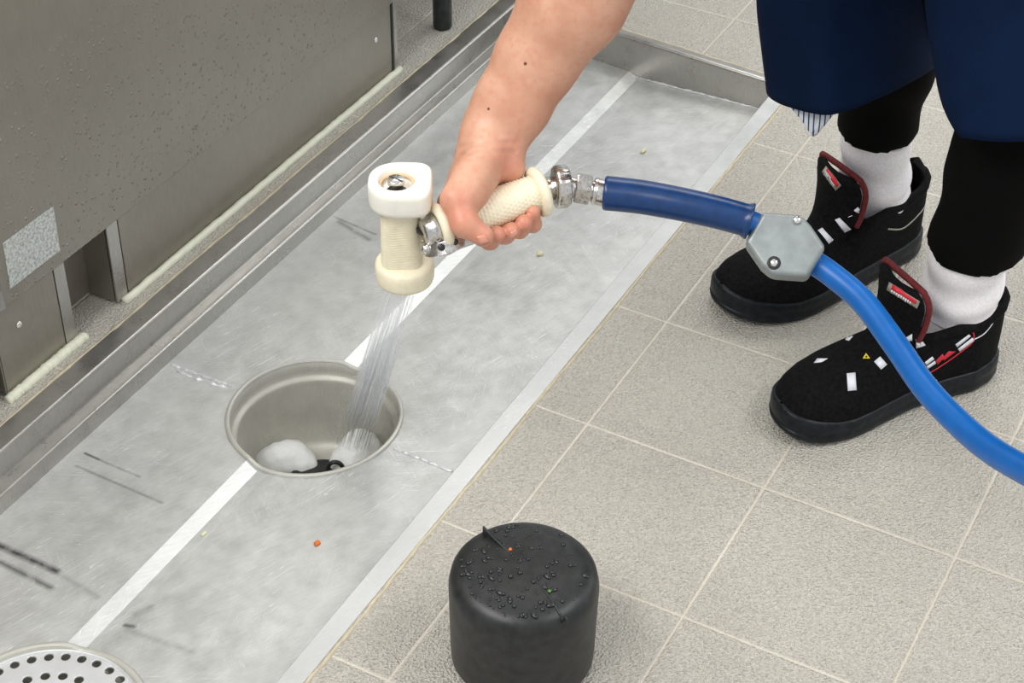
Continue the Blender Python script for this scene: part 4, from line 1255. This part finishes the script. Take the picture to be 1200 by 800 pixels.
# ---- shoes
def shoe(heel, toe, side):
    """side +1: outer (lateral) side lies on local +y"""
    heel = Vector(heel); toe = Vector(toe)
    X = (toe - heel).normalized(); Z = Vector((0, 0, 1)); Yl = Z.cross(X)
    L = (toe - heel).length; k = L / 0.30
    def w2(x, y, z): return heel + X * x * k + Yl * y * k + Z * z
    out = thing('shoe', None, None, heel)
    out.parent = per; out.location = heel - wloc(per)
    # half widths along the length: (x, inner, outer)
    st = [(0.000, .004), (0.004, .017), (0.012, .026), (0.025, .033), (0.05, .038), (0.09, .0385), (0.13, .0405), (0.17, .047), (0.20, .0515), (0.225, .0525), (0.25, .049), (0.27, .0425), (0.284, .034), (0.293, .024), (0.298, .013), (0.300, .003)]
    xs = [s[0] for s in st]; ws = [s[1] for s in st]
    def wd(x): return float(np.interp(x, xs, ws))
    def cy(x): return -side * 0.012 * math.sin(math.pi * min(max((x - 0.05) / 0.25, 0), 1)) * 0.8 + side * 0.004
    S = [0.5 - 0.5 * math.cos(math.pi * i / 56) for i in range(57)]
    S = [0.3 * s for s in S]
    # sole: stacked outlines
    def outl(grow, z, lift=True):
        pts = []
        for x in S: pts.append((x, wd(x) * 1.0 + grow, 1))
        for x in S[::-1]: pts.append((x, wd(x) + grow, -1))
        r = []
        for x, w, sg in pts:
            xe = x + grow * (x / 0.15 - 1)
            zz = z(x) if callable(z) else z
            r.append(w2(xe, cy(x) + sg * w, zz))
        return r
    spring = lambda x: 0.010 * max(0, (x - 0.22) / 0.08) ** 2 + 0.003 * max(0, (0.02 - x) / 0.02)
    top = lambda x: 0.026 + 0.004 * (1 - x / 0.3) + 0.015 * max(0, (x - 0.23) / 0.07) ** 1.3 + 0.004 * max(0, (0.05 - x) / 0.05)
    rings = [outl(-0.012, lambda x: spring(x)), outl(-0.001, lambda x: spring(x)), outl(0.0025, lambda x: spring(x) + 0.004), outl(0.0032, lambda x: spring(x) + 0.010),
             outl(0.0022, lambda x: spring(x) * .5 + 0.014), outl(0.0030, lambda x: 0.018 + spring(x) * .5), outl(0.0026, lambda x: top(x) - 0.003), outl(0.0008, lambda x: top(x)), outl(-0.010, lambda x: top(x))]
    V, F = rings_mesh(rings)
    so = mk('sole', V, F, M['sole'], out, label='dark grooved rubber sole')
    # upper
    hx_ = [0, .01, .03, .06, .085, .105, .12, .14, .17, .20, .225, .25, .275, .29, .30]
    hh_ = [.102, .100, .095, .090, .092, .090, .088, .088, .080, .073, .069, .065, .059, .049, .036]
    gx_ = [0, .006, .02, .05, .09, .115, .136, .142, .3]
    gg_ = [.002, .014, .026, .033, .034, .033, .026, .0, .0]
    J = 18
    def halfpt(x, sg, s):
        w = wd(x) - 0.0012; h = float(np.interp(x, hx_, hh_)); gp = min(float(np.interp(x, gx_, gg_)), w - 0.003 if w > 0.004 else 0.0)
        gp = max(gp, 0)
        z0 = top(x) - 0.006
        front = min(max((x - 0.10) / 0.06, 0), 1)
        e1 = 1.35 * (1 - front) + 0.95 * front; e2 = 0.95 * (1 - front) + 0.80 * front
        y = gp + (w - gp) * math.cos(s * math.pi / 2) ** (0.45 * (1 - front) + 0.80 * front)
        z = z0 + (h - z0) * math.sin(s * math.pi / 2) ** (1.1 * (1 - front) + 0.95 * front)
        # vamp narrower at the toe end
        xx = x
        return w2(xx, cy(x) + sg * y, z)
    V = []; F = []
    rows = []
    for x in S:
        row = [halfpt(x, 1, j / J) for j in range(J + 1)] + [halfpt(x, -1, j / J) for j in range(J, -1, -1)]
        rows.append(row)
    n = len(rows[0])
    for r in rows: V += r
    for i in range(len(rows) - 1):
        xm = (S[i] + S[i + 1]) / 2
        for j in range(n - 1):
            if j == J and xm < 0.141: continue      # open mouth
            F.append((i * n + j, i * n + j + 1, (i + 1) * n + j + 1, (i + 1) * n + j))
    up = mk('upper', V, F, M['suede'], out, label='black suede upper')
    Vu, Fu = list(V), list(F)
    s = up.modifiers.new('solid', 'SOLIDIFY'); s.thickness = 0.0018; s.offset = 0
    # padded collar around the mouth
    mouth = [halfpt(x, 1, 1) for x in S if x <= 0.139][::-1] + [halfpt(x, -1, 1) for x in S if x <= 0.139][1:]
    V, F = tube(mouth, [0.0055 if i not in (0, len(mouth) - 1) else 0.003 for i in range(len(mouth))], 12)
    mk('collar', V, F, M['suede'], out)
    # heel tab
    ht = [w2(0.004, cy(0), 0.085), w2(0.003, cy(0), 0.100), w2(0.008, cy(0), 0.114), w2(0.015, cy(0), 0.123)]
    rings = []
    for i, p in enumerate(spline(ht, 5)):
        s_ = i / 15; ww = 0.017 * (1 - s_ ** 1.8) + 0.004
        rings.append([p + Yl * ww * math.cos(a) + X * (0.004 * math.sin(a) + 0.010 * abs(math.cos(a)) ** 2) for a in [2 * math.pi * q / 16 for q in range(16)]])
    mk('heel_tab', *rings_mesh(rings), M['suede'], out)
    # tongue
    tb = [w2(0.176, cy(.165), 0.066), w2(0.160, cy(.15), 0.085), w2(0.154, cy(.15), 0.110), w2(0.155, cy(.15), 0.136), w2(0.160, cy(.15), 0.153)]
    tw = [0.022, 0.026, 0.031, 0.032, 0.026]
    sp_ = spline(tb, 7); rings = []; edge = []
    for i, p in enumerate(sp_):
        s_ = i / (len(sp_) - 1); ww = float(np.interp(s_, [0, .25, .5, .75, .9, 1], [.028, .031, .036, .039, .036, .026]))
        kk = (sp_[min(i + 1, len(sp_) - 1)] - sp_[max(i - 1, 0)]).normalized(); nn = kk.cross(Yl).normalized()
        if nn.dot(X) < 0: nn = -nn
        rings.append([p + Yl * ww * math.cos(a) + nn * (0.0065 * math.sin(a) - 0.010 * (math.cos(a)) ** 2) for a in [2 * math.pi * q / 28 for q in range(28)]])
    Vt, Ft = rings_mesh(rings)
    tg = mk('tongue', Vt, Ft, M['suede'], out, label='padded black tongue standing up')
    tbv = bvh_of(Vt, Ft)
    ub = bvh_of(*join((Vu, Fu), (Vt, Ft)))
    # red lining along the back edge of the tongue
    rim_ = []
    for i in range(10, len(sp_)):
        s_ = i / (len(sp_) - 1); r = rings[i]; rim_.append((r[0].copy(), r[14].copy()))
    line = [a_ - X * 0.0055 for a_, b_ in rim_] + [b_ - X * 0.0055 for a_, b_ in rim_][::-1]
    line = spline(line[::2] + [line[-1]], 3)
    mk('red_lining', *tube(line, 0.0036, 8), M['redlining'], tg, label='dark red lining edge')
    return out, ub, tbv, tg, up, w2, so, (Vt, Ft)
def sheel(px, py): p = Pz(px, py, 0.03); return (p.x, p.y, 0)
sR = shoe((1.786, 0.401, 0), (1.537, 0.546, 0), -1)
sL = shoe((1.606, 0.258, 0), (1.380, 0.415, 0), 1)
sR[0]['label'] = 'right shoe, farther from the camera'; sL[0]['label'] = 'left shoe, nearer to the camera, with red side stripe'
def bits(sh, lst):
    out, ub, tbv, tg, up, w2, so, _ = sh
    for nm, mt, quad in lst:
        r_ = patch(ub, quad, 4, 2, 0.0012, 0.0003)
        if r_: mk(nm, *r_, mt, out)
        else: print('MISS', nm, quad)
RB = M['reflective']
bits(sL, [
    ('lace_band', RB, ((992, 438), (1002, 437), (1003, 457), (993, 458))),
    ('lace_band', RB, ((1024, 424), (1031, 418), (1039, 427), (1032, 433))),
    ('lace_band', RB, ((954, 426), (958, 421), (970, 421), (963, 425))),
    ('lace_band', RB, ((991, 399), (994, 395), (1000, 395), (995, 400))),
    ('lace_band', RB, ((1073, 397), (1078, 396), (1084, 404), (1074, 408))),
    ('lace_band', RB, ((1062, 395), (1069, 391), (1069, 398), (1064, 399))),
    ('lace_band', RB, ((1081, 382), (1086, 380), (1110, 388), (1102, 391))),
    ('lace_band', RB, ((1089, 374), (1094, 371), (1098, 373), (1094, 377))),
    ('side_stripe', RB, ((1119, 403), (1135, 391), (1137, 393), (1121, 406))),
    ('side_stripe', RB, ((1122, 408), (1139, 395), (1141, 398), (1124, 411))),
    ('side_stripe', RB, ((1083, 424), (1092, 417), (1094, 420), (1085, 427))),
    ('side_stripe', RB, ((1085, 429), (1095, 422), (1096, 425), (1087, 431))),
    ('side_emblem', M['red'], ((1096, 422), (1104, 414), (1106, 418), (1098, 426))),
    ('side_emblem', M['red'], ((1102, 421), (1111, 411), (1119, 411), (1106, 421)))])
bits(sR, [
    ('lace_band', RB, ((979, 257), (984, 255), (997, 268), (990, 272))),
    ('lace_band', RB, ((959, 270), (964, 267), (977, 281), (971, 286))),
    ('lace_band', RB, ((994, 254), (999, 252), (1020, 259), (1013, 263))),
    ('lace_band', RB, ((1001, 246), (1006, 242), (1012, 246), (1005, 249)))])
for sh, pts, mt, rad, nm in ((sL, [(1132, 385), (1139, 388), (1141, 394), (1138, 402), (1120, 416), (1098, 431), (1080, 441)], M['red'], 0.0011, 'piping'),
                         (sL, [(1141, 397), (1152, 391), (1162, 379), (1165, 370)], RB, 0.0011, 'heel_band'),
                         (sR, [(1040, 268), (1055, 268), (1067, 260), (1080, 246), (1083, 240)], M['silverlabel'], 0.0014, 'heel_band'),
                         (sL, [(952, 430), (972, 446), (992, 461), (1020, 458), (1040, 464), (1058, 479)], M['stitch'], 0.0004, 'stitching'),
                         (sL, [(1024, 456), (1038, 445), (1042, 432), (1060, 428)], M['stitch'], 0.0004, 'stitching'),
                         (sL, [(1052, 462), (1064, 444), (1090, 418), (1130, 392)], M['stitch'], 0.0004, 'stitching'),
                         (sR, [(1000, 318), (1030, 296), (1060, 284), (1085, 268)], M['stitch'], 0.0005, 'stitching')):
    r_ = trace(sh[1], pts, rad, 0.0003)
    if r_: mk(nm, *r_, mt, sh[0])
    else: print('MISS', nm, pts)
# yellow round badge
p, nr = on(sL[1], 1015, 418)
if p:
    nr = nr if nr.dot(FWD) < 0 else -nr
    bd = mk('badge', *lathe(p, nr, [(-0.001, .0052), (.0008, .0052), (.0010, .0048), (.0010, 0)], 24), M['suede'], sL[0], label='small round badge with a yellow sign')
    x_, y_, k_ = frame(Vector(), nr)
    vu = (-DOWN - nr * (-DOWN).dot(nr)).normalized(); vr = vu.cross(nr)
    if vr.dot(RIGHT) < 0: vr = -vr
    q = p + nr * 0.001
    mk('badge_sign', *prism([q + vr * -.0038 + vu * -.0028, q + vr * .0038 + vu * -.0028, q + vu * .0040], nr, 0.0004), M['yellow'], bd, smooth=False)
    mk('badge_sign', *prism([q + nr * .0004 + vr * a_ + vu * b_ for a_, b_ in ((-.0012, -.0016), (.0004, -.0018), (.0015, -.0006), (-.0003, .0008))], nr, 0.0002), M['suede'], bd, smooth=False)
# tongue labels
def tlabel(sh, quad):
    out, ub, tbv, tg, up, w2, so, _ = sh
    q = [Vector((a, b, 0)) for a, b in quad]
    r_ = patch(tbv, quad, 12, 6, 0.0010, 0.0002)
    if not r_: print('MISS tlabel'); return
    lb_ = mk('tongue_label', *r_, M['silverlabel'], tg, label='silver label with a red band and small pale letters')
    def sub(u0, u1, v0, v1):
        f = lambda u, v: (lambda p: (p.x, p.y))((q[0] * (1 - u) + q[1] * u) * (1 - v) + (q[3] * (1 - u) + q[2] * u) * v)
        return (f(u0, v0), f(u1, v0), f(u1, v1), f(u0, v1))
    r_ = patch(tbv, sub(.12, .92, .08, .50), 10, 3, 0.0016, 0.0003)
    if r_: mk('red_band', *r_, M['red'], lb_)
    for i in range(9):
        u = .14 + .075 * i
        r_ = patch(tbv, sub(u, u + .045, .58, .88 if i % 3 else .95), 1, 1, 0.0016, 0.0003)
        if r_: mk('letter', *r_, M['reflective'], lb_)
tlabel(sL, ((1042, 331), (1078, 353), (1075, 361), (1040, 339)))
tlabel(sR, ((968, 195), (986, 217), (980, 223), (964, 201)))

# ================================================================== WATER SPRAY
noz = foot + axis * 0.002 - axis * 0.006
noz = headT + axis * 0.1112
tgt = Pz(412, 528, -0.155)
dirn = (tgt - noz); Lw = dirn.length; dk = dirn.normalized()
sx, sy, _ = frame(Vector(), dk)
st_ = []
for i in range(330):
    a = random.uniform(0, 2 * math.pi); r0 = 0.015 * math.sqrt(random.random()); r1 = 0.003 + 1.25 * r0 * random.uniform(.7, 1.0)
    p0 = noz + (sx * math.cos(a) + sy * math.sin(a)) * r0 + dk * 0.001
    p1 = noz + dirn + (sx * math.cos(a) + sy * math.sin(a)) * r1
    t0 = random.uniform(0, .45); t1 = random.uniform(.55, 1.0)
    q0 = p0.lerp(p1, t0); q1 = p0.lerp(p1, t1)
    st_.append(tube([q0, q0.lerp(q1, .5), q1], [0.00006, 0.00019, 0.00012], 4))
V, F = join(*st_)
sw = mk('water_spray', V, F, M['jet'], origin=noz); tagp(sw, 'white water jets falling from the spray gun nozzle into the open drain', 'water', kind='stuff')
dr = []
def speck(p, r):
    v = [p + Vector(q) * r for q in ((1, 0, 0), (-1, 0, 0), (0, 1, 0), (0, -1, 0), (0, 0, 1), (0, 0, -1))]
    return v, [(0, 2, 4), (2, 1, 4), (1, 3, 4), (3, 0, 4), (2, 0, 5), (1, 2, 5), (3, 1, 5), (0, 3, 5)]
for i in range(2600):
    u = random.random(); rr = (0.014 + 0.022 * u) * math.sqrt(abs(random.gauss(0, .6)))
    a = random.uniform(0, 2 * math.pi)
    p = noz + dirn * (0.03 + 0.9 * u) + (sx * math.cos(a) + sy * math.sin(a)) * rr
    dr.append(speck(p, random.uniform(.00015, .00042)))
for i in range(1500):      # fine spray thrown up round the rim of the drain
    c_ = Pz(398, 418, -0.03); p = c_ + Vector((random.gauss(0, .035), random.gauss(0, .035), abs(random.gauss(0, .018))))
    p.z = max(p.z, -.05)
    dr.append(speck(p, random.uniform(.00012, .00032)))
ms = mk('spray_mist', *join(*dr), M['jet'], origin=noz); tagp(ms, 'pale fine mist around the falling water jets', 'mist', kind='stuff')
# foam heaps in the bowl
def blobs(cs, name, mat, label, cat):
    def f(Pn):
        d = None
        for c, r in cs:
            q = sd_cone(Pn, c, c, r, r); d = q if d is None else smin(d, q, .012)
        return d + 0.0010 * np.sin(Pn[..., 0] * 310) * np.sin(Pn[..., 1] * 280 + 1) * np.sin(Pn[..., 2] * 300)
    c_ = np.array([tuple(c) for c, r in cs]); lo = c_.min(0) - .05; hi = c_.max(0) + .05
    V, F = nets(f, lo, hi, .0025)
    o = mk(name, V, F, mat, origin=cs[0][0]); tagp(o, label, cat, kind='stuff')
blobs([(Pz(325, 540, -.157), .020), (Pz(343, 536, -.155), .021), (Pz(358, 545, -.157), .015), (Pz(312, 542, -.16), .013)], 'foam', M['foam'], 'white foam heap on the left of the open drain bowl', 'foam')
blobs([(Pz(412, 540, -.150), .022), (Pz(432, 528, -.145), .017), (Pz(420, 520, -.140), .018), (Pz(402, 545, -.156), .014)], 'foam', M['splash'], 'white water splash where the jets hit the drain bowl', 'splash')
